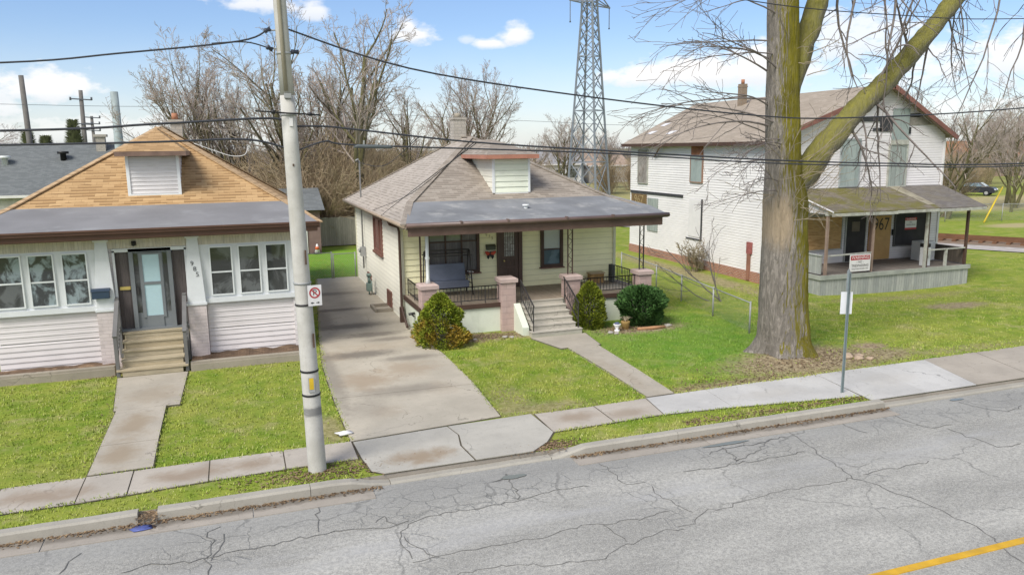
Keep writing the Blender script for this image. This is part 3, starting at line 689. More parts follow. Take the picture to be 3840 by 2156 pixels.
# entrance
rc_ = MB(); rc_.box(-3.3, -2.96, 23.99, 24.05, .95, 3.26); rc_.box(-1.84, -1.5, 23.99, 24.05, .95, 3.26); rc_.build('side_panel', M_brownpanel, h)
ef = MB()
ef.box(-3.36, -3.3, 23.86, 24.02, 1.0, 3.31); ef.box(-1.5, -1.44, 23.86, 24.02, 1.0, 3.31); ef.box(-3.36, -1.44, 23.86, 24.0, 3.26, 3.36); ef.build('door_surround', M_trim, h)
dr = MB(); G_ = front(23.96)
dr.mbox(G_, -2.95, -2.84, 1.03, 3.34, -.05, .10); dr.mbox(G_, -1.96, -1.85, 1.03, 3.34, -.05, .10); dr.mbox(G_, -2.84, -1.96, 3.24, 3.34, -.05, .10)
dr.mbox(G_, -2.84, -2.62, 1.03, 3.24, -.04, .03); dr.mbox(G_, -2.18, -1.96, 1.03, 3.24, -.04, .03)
dr.mbox(G_, -2.70, -2.62, 1.35, 3.22, .03, .06); dr.mbox(G_, -2.18, -2.10, 1.35, 3.22, .03, .06); dr.mbox(G_, -2.62, -2.18, 3.16, 3.22, -.04, .06); dr.mbox(G_, -2.62, -2.18, 2.30, 2.38, -.04, .06); dr.mbox(G_, -2.62, -2.18, 1.03, 1.40, -.04, .055)
door = dr.build('storm_door', M_stormgrey, h)
for a, b in ((1.40, 2.30), (2.38, 3.16)): MB().mbox(G_, -2.62, -2.18, a, b, -.03, .035).build('door_glass', M_frost, door)
MB().mbox(G_, -2.835, -2.72, 1.5, 3.2, .031, .036).mbox(G_, -2.08, -1.97, 1.5, 3.2, .031, .036).build('side_light', M_glass, door)
hd = MB(); hd.mbox(G_, -2.80, -2.76, 2.05, 2.25, .036, .09); hd.build('handle', M_iron, door)
MB().box(-3.25, -2.98, 23.94, 23.99, 2.18, 2.27).build('mail_slot', M_brass, h)
mbx = MB(); mbx.box(-3.92, -3.48, 23.58, 23.72, 2.03, 2.24); mbx.loft([(-3.94, 23.56, 2.24), (-3.46, 23.56, 2.24), (-3.46, 23.72, 2.24), (-3.94, 23.72, 2.24)], [(-3.94, 23.62, 2.29), (-3.46, 23.62, 2.29), (-3.46, 23.72, 2.31), (-3.94, 23.72, 2.31)]); mbx.build('mailbox', M_mailblue, h, bevel=.006)
cm = MB(); cm.tube([(-2.78, 23.86, 3.5), (-2.78, 23.74, 3.48)], .055, 10); cm.box(-2.84, -2.72, 23.83, 23.87, 3.44, 3.56); cm.build('security_camera', M_black, h)
numwall = lambda u, v, w_: (u, 23.70 + (v - 1.72) / 1.86 * .10 - .004 - w_, v)
for ch, u, v in (('9', -1.31, 2.85), ('8', -1.25, 2.69), ('5', -1.19, 2.53)): lettering(ch, 'house_number', numwall, u, v, .19, M_num, h)
# roofs
ro, K0, K1, A_, B_ = hip_roof(h, 'roof', M_tan, 23.28, -7.05, 2.25, 3.92, 39.0, 30.6, 6.86, 34.4, -2.4, 26.3, 4.38, M_tanridge)
pr = MB()
pr.face([(-7.0, 23.25, 3.965), (2.2, 23.25, 3.965), (K1.x, 26.35, 4.40), (K0.x, 26.35, 4.40)])
pr.face([(-7.0, 23.25, 3.90), (-7.0, 23.9, 3.70), (2.2, 23.9, 3.70), (2.2, 23.25, 3.90)])
pr.build('porch_roof', M_roll, h)
ft = MB(); ft.box(-7.05, 2.25, 23.14, 23.24, 3.85, 3.965); ft.box(-7.05, 2.25, 23.10, 23.14, 3.93, 3.975); ft.box(-7.02, 2.2, 23.24, 23.28, 3.70, 3.86); ft.box(-7.02, 2.2, 23.28, 23.9, 3.68, 3.72)
ft.box(2.19, 2.27, 23.24, 39, 3.78, 3.93); ft.build('gutter', M_fascia, h)
dm = MB()
dm.box(-3.10, -1.64, 26.86, 30.2, 4.6, 5.88); dm.lap((-3.06, 26.855), (-1.68, 26.855), 4.73, 5.86, .125, .022); dm.lap((-1.64, 26.84), (-1.64, 30.2), 4.7, 5.86, .125, .02)
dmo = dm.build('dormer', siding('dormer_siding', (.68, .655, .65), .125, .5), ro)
dt = MB(); dt.box(-3.14, -3.05, 26.81, 26.9, 4.66, 5.9); dt.box(-1.69, -1.60, 26.81, 26.9, 4.66, 5.9); dt.box(-3.14, -1.6, 26.80, 26.9, 4.62, 4.72); dt.build('dormer_trim', M_sill, dmo)
df = MB()
c0, c1, yf, zf_, zp = -3.36, -1.38, 26.45, 6.03, 6.78
df.face([(c0, yf, zf_), (c1, yf, zf_), (-2.37, 29.2, zp)]); df.face([(c0, 31.2, zf_), (c0, yf, zf_), (-2.37, 29.2, zp), (-2.37, 31.2, zp)]); df.face([(c1, yf, zf_), (c1, 31.2, zf_), (-2.37, 31.2, zp), (-2.37, 29.2, zp)])
df.build('dormer_roof', M_tan, dmo)
dg_ = MB(); dg_.box(c0 - .02, c1 + .02, yf - .04, yf + .4, 5.885, 6.025); dg_.box(c0 - .02, c0 + .3, yf + .4, 30.0, 5.885, 6.025); dg_.box(c1 - .3, c1 + .02, yf + .4, 30.0, 5.885, 6.025); dg_.build('dormer_fascia', M_flash, dmo)
ch = MB(); ch.box(-2.30, -1.86, 34.9, 35.4, 6.2, 7.16); ch.box(-2.36, -1.80, 34.84, 35.46, 7.161, 7.30); cho = ch.build('chimney', M_chim_stone, ro)
cf = MB(); cf.tube([(-2.12, 35.15, 7.3), (-2.12, 35.15, 7.56)], [.13, .115], 12); cf.build('flue', M_claypot, cho)
cl_ = MB(); cl_.box(-2.33, -1.83, 34.87, 35.43, 6.1, 6.5); cl_.build('flashing', M_flash, cho)
# steps and their rails
st = MB()
for i in range(5):
    y0 = 22.62 + .27 * i; z = .20 * (i + 1)
    st.box(-3.26 if i else -3.36, -1.66 if i else -1.56, y0 - .02, y0 + .275, z - .045, z); st.box(-3.22, -1.70, y0 + .01, y0 + .04, -.05 if i == 0 else z - .2, z - .046)
st.box(-3.22, -3.18, 22.66, 23.95, -.05, .12); st.box(-3.3, -1.5, 23.88, 24.05, .78, 1.03)
for i in range(1, 5): st.box(-3.22, -3.18, 22.62 + .27 * i, 23.95, .2 * i - .08, .2 * i + .1); st.box(-1.74, -1.70, 22.62 + .27 * i, 23.95, .2 * i - .08, .2 * i + .1)
st.build('wooden_steps', M_newwood, h)
MB().box(-3.3, -1.5, 23.84, 24.0, 1.0, 1.06).build('threshold', M_stormgrey, h)
for x in (-3.33, -1.59):
    r_ = MB()
    r_.bar((x, 22.72, 0), (x, 22.72, 1.12), .09); r_.bar((x, 23.72, 0.3), (x, 23.72, 2.0), .09)
    r_.bar((x, 22.66, 1.12), (x, 23.78, 2.0), .11, .05); r_.bar((x, 22.72, .42), (x, 23.72, 1.2), .05, .07)
    for k in range(1, 9): y = 22.72 + k * .111; r_.bar((x, y, .42 + .78 * k / 9), (x, y, 1.12 + .86 * k / 9), .03)
    r_.build('handrail', M_railgrey, h)
for x0, x1, y0 in ((-9, -3.45, 22.98), (-1.5, 1.62, 22.62)):
    kb2 = MB(); kb2.box(x0, x1, y0, y0 + .2, -.12, .17); kb2.box(x0, x1 - .01, y0 + .05, y0 + .25, .17, .225); kb2.build('foundation_kerb', M_oldconc, h)
for x0, x1, y0 in ((-9, -3.5, 23.15), (-1.5, 1.6, 22.8)):
    n = 40; so = MB()
    for i in range(n):
        a = x0 + (x1 - x0) * i / n; b = x0 + (x1 - x0) * (i + 1) / n; f_ = lambda x: .16 + .07 * noise.noise(V((x * 2.4, 0, 0)))
        so.face([(a, y0, f_(a) - .03), (b, y0, f_(b) - .03), (b, 23.95, f_(b + 9)), (a, 23.95, f_(a + 9))])
    so.build('soil_bed', M_soil, h)

# ================================================================== yellow house
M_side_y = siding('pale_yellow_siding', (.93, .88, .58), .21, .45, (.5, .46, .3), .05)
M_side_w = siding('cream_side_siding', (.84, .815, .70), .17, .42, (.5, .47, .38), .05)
M_porchwall = plain('mint_painted_block', (.72, .755, .63), .7, .06, 1.2, 25, .15, dirt=(.42, .45, .36), dirt_amt=.4)
M_brownroof = shingle('brown_grey_shingles', (.30, .26, .215), (.215, .18, .145), (.36, .315, .265), .32, .145, .6)
M_litroof = shingle('lit_side_shingles', (.385, .34, .29), (.31, .27, .225), (.43, .38, .33), .32, .145, .5)  # the brown shingles again, lightened to paint in light on the left slope
M_porchfloor = planks('porch_boards', (.30, .245, .19), (.37, .305, .24), .1, 0, .75, .4)
M_steps = mat_concrete('step_concrete', (.47, .435, .37), (), island=.05)
M_pier = brick('pink_pier_block', (.43, .31, .28), (.48, .36, .325), (.36, .27, .25), .55, .2, .01)
M_piercap = plain('pink_pier_cap', (.50, .385, .35), .8, .15, 2, 25, .2)
M_glassg = glass('painted_green_reflection', (.13, .145, .11), (.22, .27, .17), .05, .8, 1.5)  # green reflection painted into the pane colour
M_curtain = planks('grey_curtain_glass', (.14, .13, .135), (.23, .215, .215), .11, 0, .25, .5)
M_blind = plain('white_blind', (.56, .60, .57), .35, .05, 1, 10, 0)
M_glassb = glass('bluish_glass', (.10, .15, .175), (.19, .26, .30), .05, .8, 2)
M_meter = plain('meter_green', (.19, .26, .23), .5, .15, 3, 30, .05)
M_pipe = plain('galvanised', (.34, .345, .34), .4, .15, 3, 30, .05, spec=.5)

h = thing('bungalow', (9.4, 24, 0), 'pale yellow sided bungalow with brown hip roof and open porch on pink block piers', 'house')
Y0 = 26.6
wl = MB(); wl.box(5.34, 13.6, 26.62, 37.1, -.2, 3.66); wl.lap((5.32, Y0 + .02), (13.62, Y0 + .02), .93, 3.66, .21, .028)
wl.build('front_wall', M_side_y, h)
sw = MB(); sw.lap((5.33, 37.1), (5.33, 26.6), -.02, 3.7, .17, .024); sw.build('side_wall', M_side_w, h)
mct = plain('cream_trim', (.68, .66, .52), .5, .06)
for bx in ((5.28, 5.40, 26.55, 26.66, -.1), (13.56, 13.66, 26.56, 26.66, .9), (5.28, 5.4, 37.02, 37.14, -.1)): MB().box(*bx, 3.66).build('corner_trim', mct, h)
F = front(26.58); LW = left(5.31)
bw = window(h, F, 6.32, 8.06, 1.7, 3.22, M_darkbrown, [M_curtain], .1, .09, mull=(6.9, 7.5), hb=(2.75,), sill=.04, sillmat=M_brownred, barw=.022)
MB().mbox(F, 6.33, 7.48, 2.78, 3.21, .021, .028).build('pane', M_glassg, bw)
fw_ = window(h, F, 10.66, 11.32, 1.72, 3.16, M_darkbrown, [M_glassb, M_blind], .11, .1, rail=2.28, sill=.04, sillmat=M_brownred)
sidew = window(h, left(5.31), 30.2, 31.85, 2.02, 3.26, M_brownred, [glass('red_brown_glass', (.16, .075, .06), (.24, .12, .10), .1, .6)], .09, .06, mull=(30.75,), sill=.09, barw=.03)
for a, b in ((33.25, 34.0), (28.6, 29.35)):
    window(h, left(5.31), a, b, .14, .66, M_brownred, [plain('basement_board', (.17, .085, .06), .7, .2)], .05, .05, name='basement_window')
# front door with a security storm door
dr = MB(); dr.mbox(F, 8.84, 8.96, .95, 3.2, -.02, .1); dr.mbox(F, 9.66, 9.80, .95, 3.2, -.02, .1); dr.mbox(F, 8.96, 9.66, 3.1, 3.2, -.02, .1); dr.mbox(F, 8.96, 9.66, .95, 3.1, -.02, .03)
dr.mbox(F, 8.97, 9.10, .98, 3.09, .03, .055); dr.mbox(F, 9.52, 9.65, .98, 3.09, .03, .055); dr.mbox(F, 9.1, 9.52, 3.0, 3.09, .03, .055); dr.mbox(F, 9.1, 9.52, 2.0, 2.1, .03, .055); dr.mbox(F, 9.1, 9.52, .98, 1.25, .03, .055)
for x in (9.2, 9.31, 9.42): dr.mbox(F, x - .012, x + .012, 1.25, 2.0, .03, .05)
dr.mbox(F, 9.1, 9.52, 1.66, 1.72, .03, .055)
door = dr.build('front_door', plain('brown_door', (.105, .068, .055), .45, .15, 2, 20, .05), h)
MB().mbox(F, 9.12, 9.50, 2.11, 2.99, .03, .036).build('leaded_glass', glass('leaded_glass', (.24, .24, .22), (.42, .42, .39), .1, .9, 9), door)
lg = MB()
for x in (9.16, 9.25, 9.34, 9.44): lg.mbox(F, x - .008, x + .008, 2.1, 3.0, .036, .044)
for z in (2.3, 2.55, 2.8): lg.mbox(F, 9.1, 9.52, z - .006, z + .006, .036, .044)
lg.build('leading', M_darkbrown, door)
MB().tube([F(9.09, 1.95, .055), F(9.09, 1.95, .11)], .03, 8).build('handle', M_brass, door)
mbx = MB(); mbx.mbox(F, 8.42, 8.76, 2.38, 2.50, .0, .12); mbx.loft([F(8.41, 2.5, .13), F(8.77, 2.5, .13), F(8.77, 2.5, 0), F(8.41, 2.5, 0)], [F(8.41, 2.53, .11), F(8.77, 2.53, .11), F(8.77, 2.58, 0), F(8.41, 2.58, 0)]); mbx.build('mailbox', plain('dark_green_mailbox', (.07, .075, .05), .4), h)
for ch_, u, v in (('9', 8.44, 2.92), ('7', 8.55, 2.86), ('5', 8.66, 2.80)): lettering(ch_, 'house_number', F, u, v, .16, plain('tan_number', (.30, .25, .10), .5), h, w=.035)
# roof
ro, K0, K1, A_, B_ = hip_roof(h, 'roof', M_brownroof, 23.5, 4.82, 13.98, 3.70, 37.3, 31.4, 6.48, 32.7, 9.4, 26.3, 4.19, M_brownroof)
lp = MB(); up = V((-.006, 0, .010)); lp.face([V((4.82, 37.3, 3.7)) + up, V((4.82, 23.5, 3.7)) + up, K0 + up, A_ + up, B_ + up]); lp.build('lit_slope_overlay', M_litroof, ro)
pr = MB()
pr.face([(4.86, 23.42, 3.735), (14.0, 23.42, 3.735), (14.0, 24.6, 3.93), (K1.x + .2, 26.36, 4.21), (K0.x, 26.36, 4.21)]); pr.face([(4.86, 23.42, 3.60), (4.86, 26.6, 3.58), (13.9, 26.6, 3.58), (13.9, 23.42, 3.60)])
MB().box(5.0, 13.8, 23.65, 26.58, 3.5, 3.56).build('porch_ceiling', M_sill, h)
pr.build('porch_roof', M_memb, h)
vt = MB(); vt.tube([(9.35, 24.9, 3.9), (9.35, 24.9, 4.05)], .07, 8); vt.tube([(9.35, 24.9, 4.05), (9.35, 24.9, 4.1)], .12, 8); vt.build('roof_vent', M_sill, h)
gt = MB()
gt.tube([(4.86, 23.36, 3.69), (9.2, 23.36, 3.675), (14.05, 23.36, 3.69)], .075, 8); gt.box(4.88, 14.0, 23.36, 23.43, 3.60, 3.73)
for x in (6.6, 8.15, 10.2, 11.9): gt.box(x - .03, x + .03, 23.27, 23.42, 3.7, 3.78)
gt.build('gutter', M_gutter_b, h)
fs = MB(); fs.box(4.95, 13.85, 23.44, 23.6, 3.34, 3.62); fs.box(13.7, 13.85, 23.6, 26.6, 3.36, 3.6); fs.build('porch_beam', plain('beam_brown', (.135, .085, .068), .6, .2), h)
sg = MB(); sg.tube([(4.80, 23.5, 3.66), (4.80, 37.2, 3.66)], .06, 8); sg.box(4.84, 4.9, 23.5, 37.2, 3.56, 3.68); sg.box(4.9, 5.32, 23.6, 37.1, 3.54, 3.58); sg.build('side_gutter', plain('tan_gutter', (.34, .27, .2), .45, .15), h)
dn = MB(); dn.tube([(4.84, 26.3, 3.6), (4.9, 26.35, 3.48), (5.2, 26.42, 3.36), (5.24, 26.44, 3.2), (5.24, 26.44, .62), (5.24, 26.36, .45), (5.16, 25.2, .10)], .045, 8); dn.box(5.17, 5.31, 26.38, 26.52, .0, .55); dn.build('downspout', M_darkbrown, h)
dm = MB()
cz = lambda z: (0, 1)
dm.box(8.82, 10.18, 26.78, 30, 4.3, 5.62)
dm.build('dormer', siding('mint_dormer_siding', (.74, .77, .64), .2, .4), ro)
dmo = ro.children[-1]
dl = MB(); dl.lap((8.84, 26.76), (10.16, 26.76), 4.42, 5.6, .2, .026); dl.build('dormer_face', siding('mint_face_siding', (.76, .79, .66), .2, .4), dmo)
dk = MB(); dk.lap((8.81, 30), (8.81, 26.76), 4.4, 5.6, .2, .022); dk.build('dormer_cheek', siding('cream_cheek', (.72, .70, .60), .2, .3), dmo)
dt = MB(); dt.box(8.78, 8.86, 26.72, 26.8, 4.36, 5.62); dt.box(10.14, 10.22, 26.72, 26.8, 4.36, 5.62); dt.box(8.78, 10.22, 26.72, 26.82, 4.34, 4.41); dt.build('dormer_trim', M_sill, dmo)
df = MB(); c0, c1, yf, ze, zp = 8.45, 10.42, 26.4, 5.78, 6.34
df.face([(c0, yf, ze), (c1, yf, ze), (9.43, 28.6, zp)]); df.face([(c0, 31.2, ze), (c0, yf, ze), (9.43, 28.6, zp), (9.43, 31.2, zp)]); df.face([(c1, yf, ze), (c1, 31.2, ze), (9.43, 31.2, zp), (9.43, 28.6, zp)])
df.build('dormer_roof', M_brownroof, dmo)
dg_ = MB(); dg_.box(c0 - .02, c1 + .02, yf - .03, yf + .1, 5.63, 5.775); dg_.box(c0 - .02, c0 + .1, yf + .1, 29.6, 5.63, 5.775); dg_.box(c1 - .1, c1 + .02, yf + .1, 29.6, 5.63, 5.775); dg_.box(c0 + .1, c1 - .1, yf + .1, 28.5, 5.625, 5.64); dg_.build('dormer_fascia', plain('rust_red_fascia', (.42, .19, .13), .6, .15), dmo)
ch = MB(); ch.box(8.95, 9.5, 32.5, 33.05, 6.0, 7.22); ch.box(8.92, 9.53, 32.47, 33.08, 7.221, 7.32); cho = ch.build('chimney', M_chim_stone, ro)
MB().tube([(9.22, 32.78, 7.32), (9.22, 32.78, 7.5)], [.16, .13], 10).build('flue', M_oldconc, cho)
# porch
pf = MB(); pf.box(5.36, 13.78, 24.0, 26.6, .86, .94); pf.build('porch_floor', M_porchfloor, h)
for x0, x1, xs0, xs1, xj in ((5.4, 8.5, 5.38, 5.5, 7.3), (10.35, 13.7, 13.6, 13.72, 12.0)):
    pw = MB(); pw.box(x0, x1, 24.03, 24.2, -.25, .855); pw.box(xs0, xs1, 24.19, 26.6, -.25, .853); pw.box(xj - .008, xj + .008, 24.024, 24.04, -.2, .85); pw.build('porch_wall', M_porchwall, h)
for bx in ((5.34, 8.2, 23.97, 24.03), (10.6, 13.8, 23.97, 24.03), (5.33, 5.38, 24.035, 26.6)):
    lip = MB(); lip.box(*bx, .80, .95); lip.build('porch_edge', M_darkbrown, h)
for x, hh in ((5.63, 1.74), (8.33, 1.78), (10.68, 1.72), (13.45, 1.72)):
    p_ = MB(); p_.box(x - .25, x + .25, 23.84, 24.34, -.25, hh - .16)
    po = p_.build('porch_pier', M_pier, h, bevel=.01)
    q_ = MB(); q_.box(x - .31, x + .31, 23.78, 24.40, hh - .158, hh - .04); q_.loft([(x - .31, 23.78, hh - .04), (x + .31, 23.78, hh - .04), (x + .31, 24.4, hh - .04), (x - .31, 24.4, hh - .04)], [(x - .24, 23.85, hh), (x + .24, 23.85, hh), (x + .24, 24.33, hh), (x - .24, 24.33, hh)]); q_.build('pier_cap', M_piercap, po)
def iron_post(x, y, z0, z1, gap=.2):
    m_ = MB()
    for s_ in (-gap / 2, gap / 2): m_.bar((x + s_, y, z0), (x + s_, y, z1), .035)
    z = z0 + .1
    while z < z1 - .25:
        pts = [(x + (gap / 2 - .02) * math.sin(k / 10 * 2 * math.pi), y, z + .3 * k / 10) for k in range(11)]
        m_.tube(pts, .009, 5); z += .32
    m_.build('porch_post', M_iron if x > 11 else M_darkbrown, h)
iron_post(13.42, 24.1, 1.72, 3.36, .16); iron_post(10.66, 24.1, 1.72, 3.36, .17)
m_ = MB(); m_.tube([(5.66, 24.1, 1.74), (5.66, 24.1, 1.9), (5.66, 24.1, 2.5), (5.66, 24.1, 2.56), (5.66, 24.1, 2.62), (5.66, 24.1, 3.36)], [.09, .055, .055, .08, .055, .055], 10); m_.build('porch_post', M_sill, h, label='white turned porch post')
m_ = MB(); m_.bar((5.48, 24.3, 1.74), (5.48, 24.3, 3.36), .05); m_.build('porch_post', M_darkbrown, h, label='brown square porch post')
def railing(p0, p1, z0=1.0, z1=1.52, n=14, scroll=True):
    m_ = MB(); p0 = V(p0); p1 = V(p1); d = p1 - p0
    for z in (z0 + .06, z1, z1 - .001): m_.bar(p0 + V((0, 0, z)), p1 + V((0, 0, z)), .03)
    for i in range(n + 1):
        p = p0 + d * (i / n); m_.bar(p + V((0, 0, z0 - .05 if i % 7 == 0 else z0 + .06)), p + V((0, 0, z1)), .026 if i % 7 == 0 else .014)
    m_.build('railing', M_iron, h)
railing((5.92, 24.1, 0), (8.06, 24.1, 0), n=18); railing((10.96, 24.1, 0), (13.16, 24.1, 0), n=18); railing((13.6, 24.4, 0), (13.6, 26.5, 0), n=16); railing((5.5, 24.4, 0), (5.5, 26.5, 0), n=14)
st = MB()
for i in range(6):
    y0 = 22.62 + .26 * i; z = .155 * (i + 1)
    st.box(8.68 + (.12 if i else 0), 10.44 - (.12 if i else 0), y0, y0 + .265 if i < 5 else 24.02, z - .155 if i else -.2, z - .02); st.box(8.66 + (.12 if i else 0), 10.46 - (.12 if i else 0), y0 - .025, y0 + .27 if i < 5 else 24.03, z - .018, z)
st.build('front_steps', M_steps, h)
cw = MB()
for x0, x1 in ((8.5, 8.72),): cw.faces([(x0, 23.84, -.2), (x1, 23.84, -.2), (x1, 23.84, .9), (x0, 23.84, .9), (x0, 23.0, -.2), (x1, 23.0, -.2), (x1, 23.0, .25), (x0, 23.0, .25)], [(0, 1, 2, 3), (4, 5, 6, 7), (0, 4, 7, 3), (1, 5, 6, 2), (3, 2, 6, 7)])
cw.build('step_cheek', M_porchwall, h)
for x in (8.78, 10.36):
    r_ = MB()
    r_.bar((x, 22.75, .15), (x, 22.75, 1.0), .03); r_.bar((x, 23.9, .9), (x, 23.9, 1.66), .03); r_.bar((x, 22.7, .98), (x, 23.95, 1.66), .04, .03); r_.bar((x, 22.75, .4), (x, 23.9, 1.08), .025)
    for k in range(1, 8):
        y = 22.75 + k * .144; b0 = .4 + .68 * k / 8; b1 = 1.0 + .66 * k / 8
        r_.tube([(x, y + .03 * math.sin(q), b0 + (b1 - b0) * q / 9.4) for q in [i * .94 for i in range(11)]], .009, 4)
    for k in range(4):
        y = 22.9 + k * .27; zc = .78 + .16 * k
        r_.tube([(x, y + .08 * math.cos(a), zc + .08 * math.sin(a)) for a in [i * .7 for i in range(10)]], .008, 4)
    r_.build('handrail', M_iron, h)
# service mast, meter, gas meter on the driveway side
ms = MB(); ms.tube([(5.2, 34.5, .8), (5.2, 34.5, 5.5), (5.14, 34.45, 5.6), (5.02, 34.4, 5.54)], .036, 8); ms.box(5.08, 5.3, 34.38, 34.62, 1.35, 1.75); ms.tube([(5.06, 34.5, 1.6), (5.0, 34.5, 1.6)], .09, 10); ms.build('service_mast', M_pipe, h)
gm = MB(); gm.box(4.92, 5.14, 32.0, 32.3, .18, .5); gm.tube([(5.03, 32.15, .5), (5.03, 32.15, .78)], .06, 8); gm.tube([(5.03, 32.15, .78), (5.03, 32.15, .9)], .1, 10); gm.tube([(5.03, 32.0, .68), (5.03, 31.5, .68), (5.03, 31.5, .2)], .025, 6); gm.tube([(5.03, 32.2, .2), (5.03, 32.2, 0)], .03, 6); gm.build('gas_meter', M_meter, h)
ww = MB(); ww.box(4.7, 5.3, 28.4, 28.5, -.1, .12); ww.box(4.7, 5.3, 29.45, 29.55, -.1, .12); ww.box(4.62, 4.72, 28.4, 29.55, -.1, .12); ww.build('window_well', M_oldconc, h)
hb = MB(); hb.tube([(5.36, 24.9, .62), (5.16, 24.9, .6)], .045, 8); hb.tube([(5.3, 25.05, .55), (5.3, 24.75, .55)], .03, 6); hb.build('hose_tap', M_iron, h)
# ================================================================== boarded two storey house
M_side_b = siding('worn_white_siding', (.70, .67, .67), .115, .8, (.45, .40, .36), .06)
M_roof_b = shingle('worn_brown_roof', (.37, .31, .245), (.29, .24, .185), (.43, .365, .295), .3, .13, .5, moss=(.29, .24, .185), moss_amt=.5)
M_mossroof = shingle('mossy_porch_roof', (.175, .15, .12), (.13, .11, .09), (.22, .19, .155), .3, .14, .6, moss=(.135, .125, .02), moss_amt=.75)
M_darkroof = shingle('dark_porch_roof', (.165, .15, .138), (.13, .115, .105), (.205, .185, .165), .3, .14, .6, moss=(.17, .145, .09), moss_amt=.35)
M_board = planks('grey_green_board', (.30, .35, .335), (.36, .41, .39), .5, 0, .8, .2)
M_board2 = planks('grey_planks', (.27, .30, .28), (.36, .40, .37), .26, 0, .8, .7)
M_ply = plain('plywood', (.52, .32, .13), .8, .15, 1.4, 14, .1, dirt=(.34, .19, .07), dirt_amt=.5)
def mat_ply():
    m, t, p = material('weathered_plywood', .8, .2)
    o = t.coord(); g = t.noise(t.scale(o, 1.2, 1, 9), 1.6, 6, .65, .8); n = t.noise(o, 2.2, 4)
    cc = t.mix(t.ramp(g, .35, .68), (.56, .36, .16), (.34, .19, .075)); cc = t.mix(t.ramp(n, .5, .8, 0, .4), cc, (.62, .43, .22))
    t.l.new(cc, p.inputs['Base Color']); bumpn(t, p, g, .15, .01); return m
M_ply2 = mat_ply()
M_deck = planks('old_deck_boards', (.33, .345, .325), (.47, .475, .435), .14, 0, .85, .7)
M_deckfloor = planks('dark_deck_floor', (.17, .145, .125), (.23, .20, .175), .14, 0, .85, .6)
M_peel = plain('peeling_paint', (.42, .42, .37), .8, .25, 4, 25, .2, dirt=(.18, .14, .10), dirt_amt=.9)
M_rustpost = plain('weathered_post', (.30, .215, .17), .8, .25, 3, 25, .2)
M_tar = plain('tar_paper', (.055, .056, .06), .85, .25, 2, 25, .2)
M_whiteapp = plain('white_enamel', (.62, .63, .63), .35, .08, 1.5, 20, .05)
M_red = plain('sign_red', (.42, .035, .04), .5, .12, 3, 20, 0)
M_signwhite = plain('sign_white', (.74, .72, .71), .5, .06, 3, 20, 0)
M_spray = plain('black_spray_paint', (.035, .03, .025), .6, .2, 6, 40, 0)
h = thing('boarded_house', (26.7, 28, 0), 'white two storey house with boarded up windows and a mossy porch roof', 'house')
FY = 28.2
def gclip(z):
    xl = 21.7 if z < 6.22 else 21.7 + (z - 6.22) / 2.35 * 6.4
    xr = 31.78 if z < 6.42 else 31.78 - (z - 6.42) / 2.15 * 3.68
    return ((xl - 21.7) / 10.08, (min(xr, 31.78) - 21.7) / 10.08)
fw = MB(); fw.lap((21.7, FY), (31.78, FY), .40, 8.52, .115, .02, gclip)
fw.faces([(21.72, FY + .03, .3), (31.76, FY + .03, .3), (31.76, FY + .03, 6.4), (28.1, FY + .03, 8.5), (21.72, FY + .03, 6.2), (31.76, 44.6, .3), (31.76, 44.6, 6.4)], [(0, 1, 2, 3, 4), (1, 5, 6, 2)])
fw.build('front_wall', M_side_b, h)
sw = MB(); sw.lap((21.7, 40.4), (21.7, FY), .42, 6.2, .125, .02); sw.face([(21.7, 40.4, .4), (31.76, 44.6, .4), (31.76, 44.6, 6.4), (28.1, 43.2, 8.5), (21.7, 40.4, 6.2)]); sw.build('side_wall', siding('worn_lit_side_siding', (.76, .735, .715), .125, .8, (.5, .45, .4), .05), h)  # siding colour raised on the sunward wall, sunlight painted in
fd = MB(); fd.box(21.68, 31.8, FY - .02, FY + .2, -.5, .40); fd.box(21.66, 21.9, FY + .2, 40.42, -.4, .42); fd.build('foundation', M_brick, h)
for x in (21.66, 31.72): MB().box(x, x + .1, FY - .05, FY + .05, .4, 6.2).build('corner_trim', M_signwhite, h)
rf = MB(); th = V((0, 0, -.09))
E0 = V((21.3, 27.8, 6.16)); E1 = V((21.3, 40.75, 6.16)); P0 = V((28.1, 27.8, 8.64)); P1 = V((28.1, 43.8, 8.64)); Q0 = V((32.12, 27.8, 6.33)); Q1 = V((32.12, 45, 6.33))
for a, b, c, d in ((E1, E0, P0, P1), (P1, P0, Q0, Q1)): rf.face([a, b, c, d]); rf.face([d + th, c + th, b + th, a + th])
for a, b in ((E1, E0), (E0, P0), (P0, Q0), (Q0, Q1), (P1, E1)): rf.face([a + th, b + th, b, a])
ro = rf.build('roof', M_roof_b, h)
rk = MB(); o_ = V((0, -.03, -.1))
rk.bar(E0 + o_, P0 + o_, .05, .2); rk.bar(P0 + o_, Q0 + o_, .05, .2); rk.build('rake_board', plain('rake_brown', (.22, .10, .08), .6, .25), ro)
ev = MB(); ev.bar(E1 + V((-.03, 0, -.08)), E0 + V((-.03, 0, -.08)), .06, .17); ev.bar(E1 + V((.2, 0, -.1)), E0 + V((.2, 0, -.1)), .36, .02); ev.build('eave_board', M_darkbrown, ro)
sp_ = MB(); sp_.tube([(21.25, 36.2, 6.05), (21.35, 36.6, 5.95), (21.62, 37.6, 5.45)], .05, 7); sp_.build('downspout', M_flash, h)
ch = MB(); ch.box(26.82, 27.18, 37.24, 37.6, 7.9, 9.36); ch.box(26.8, 27.2, 37.22, 37.62, 9.18, 9.24); cho = ch.build('chimney', brick('weathered_brick', (.20, .14, .10), (.27, .20, .14), (.24, .22, .18)), ro)
MB().tube([(26.99, 37.4, 9.36), (26.99, 37.4, 9.6)], .10, 10).build('flue', M_claypot, cho)
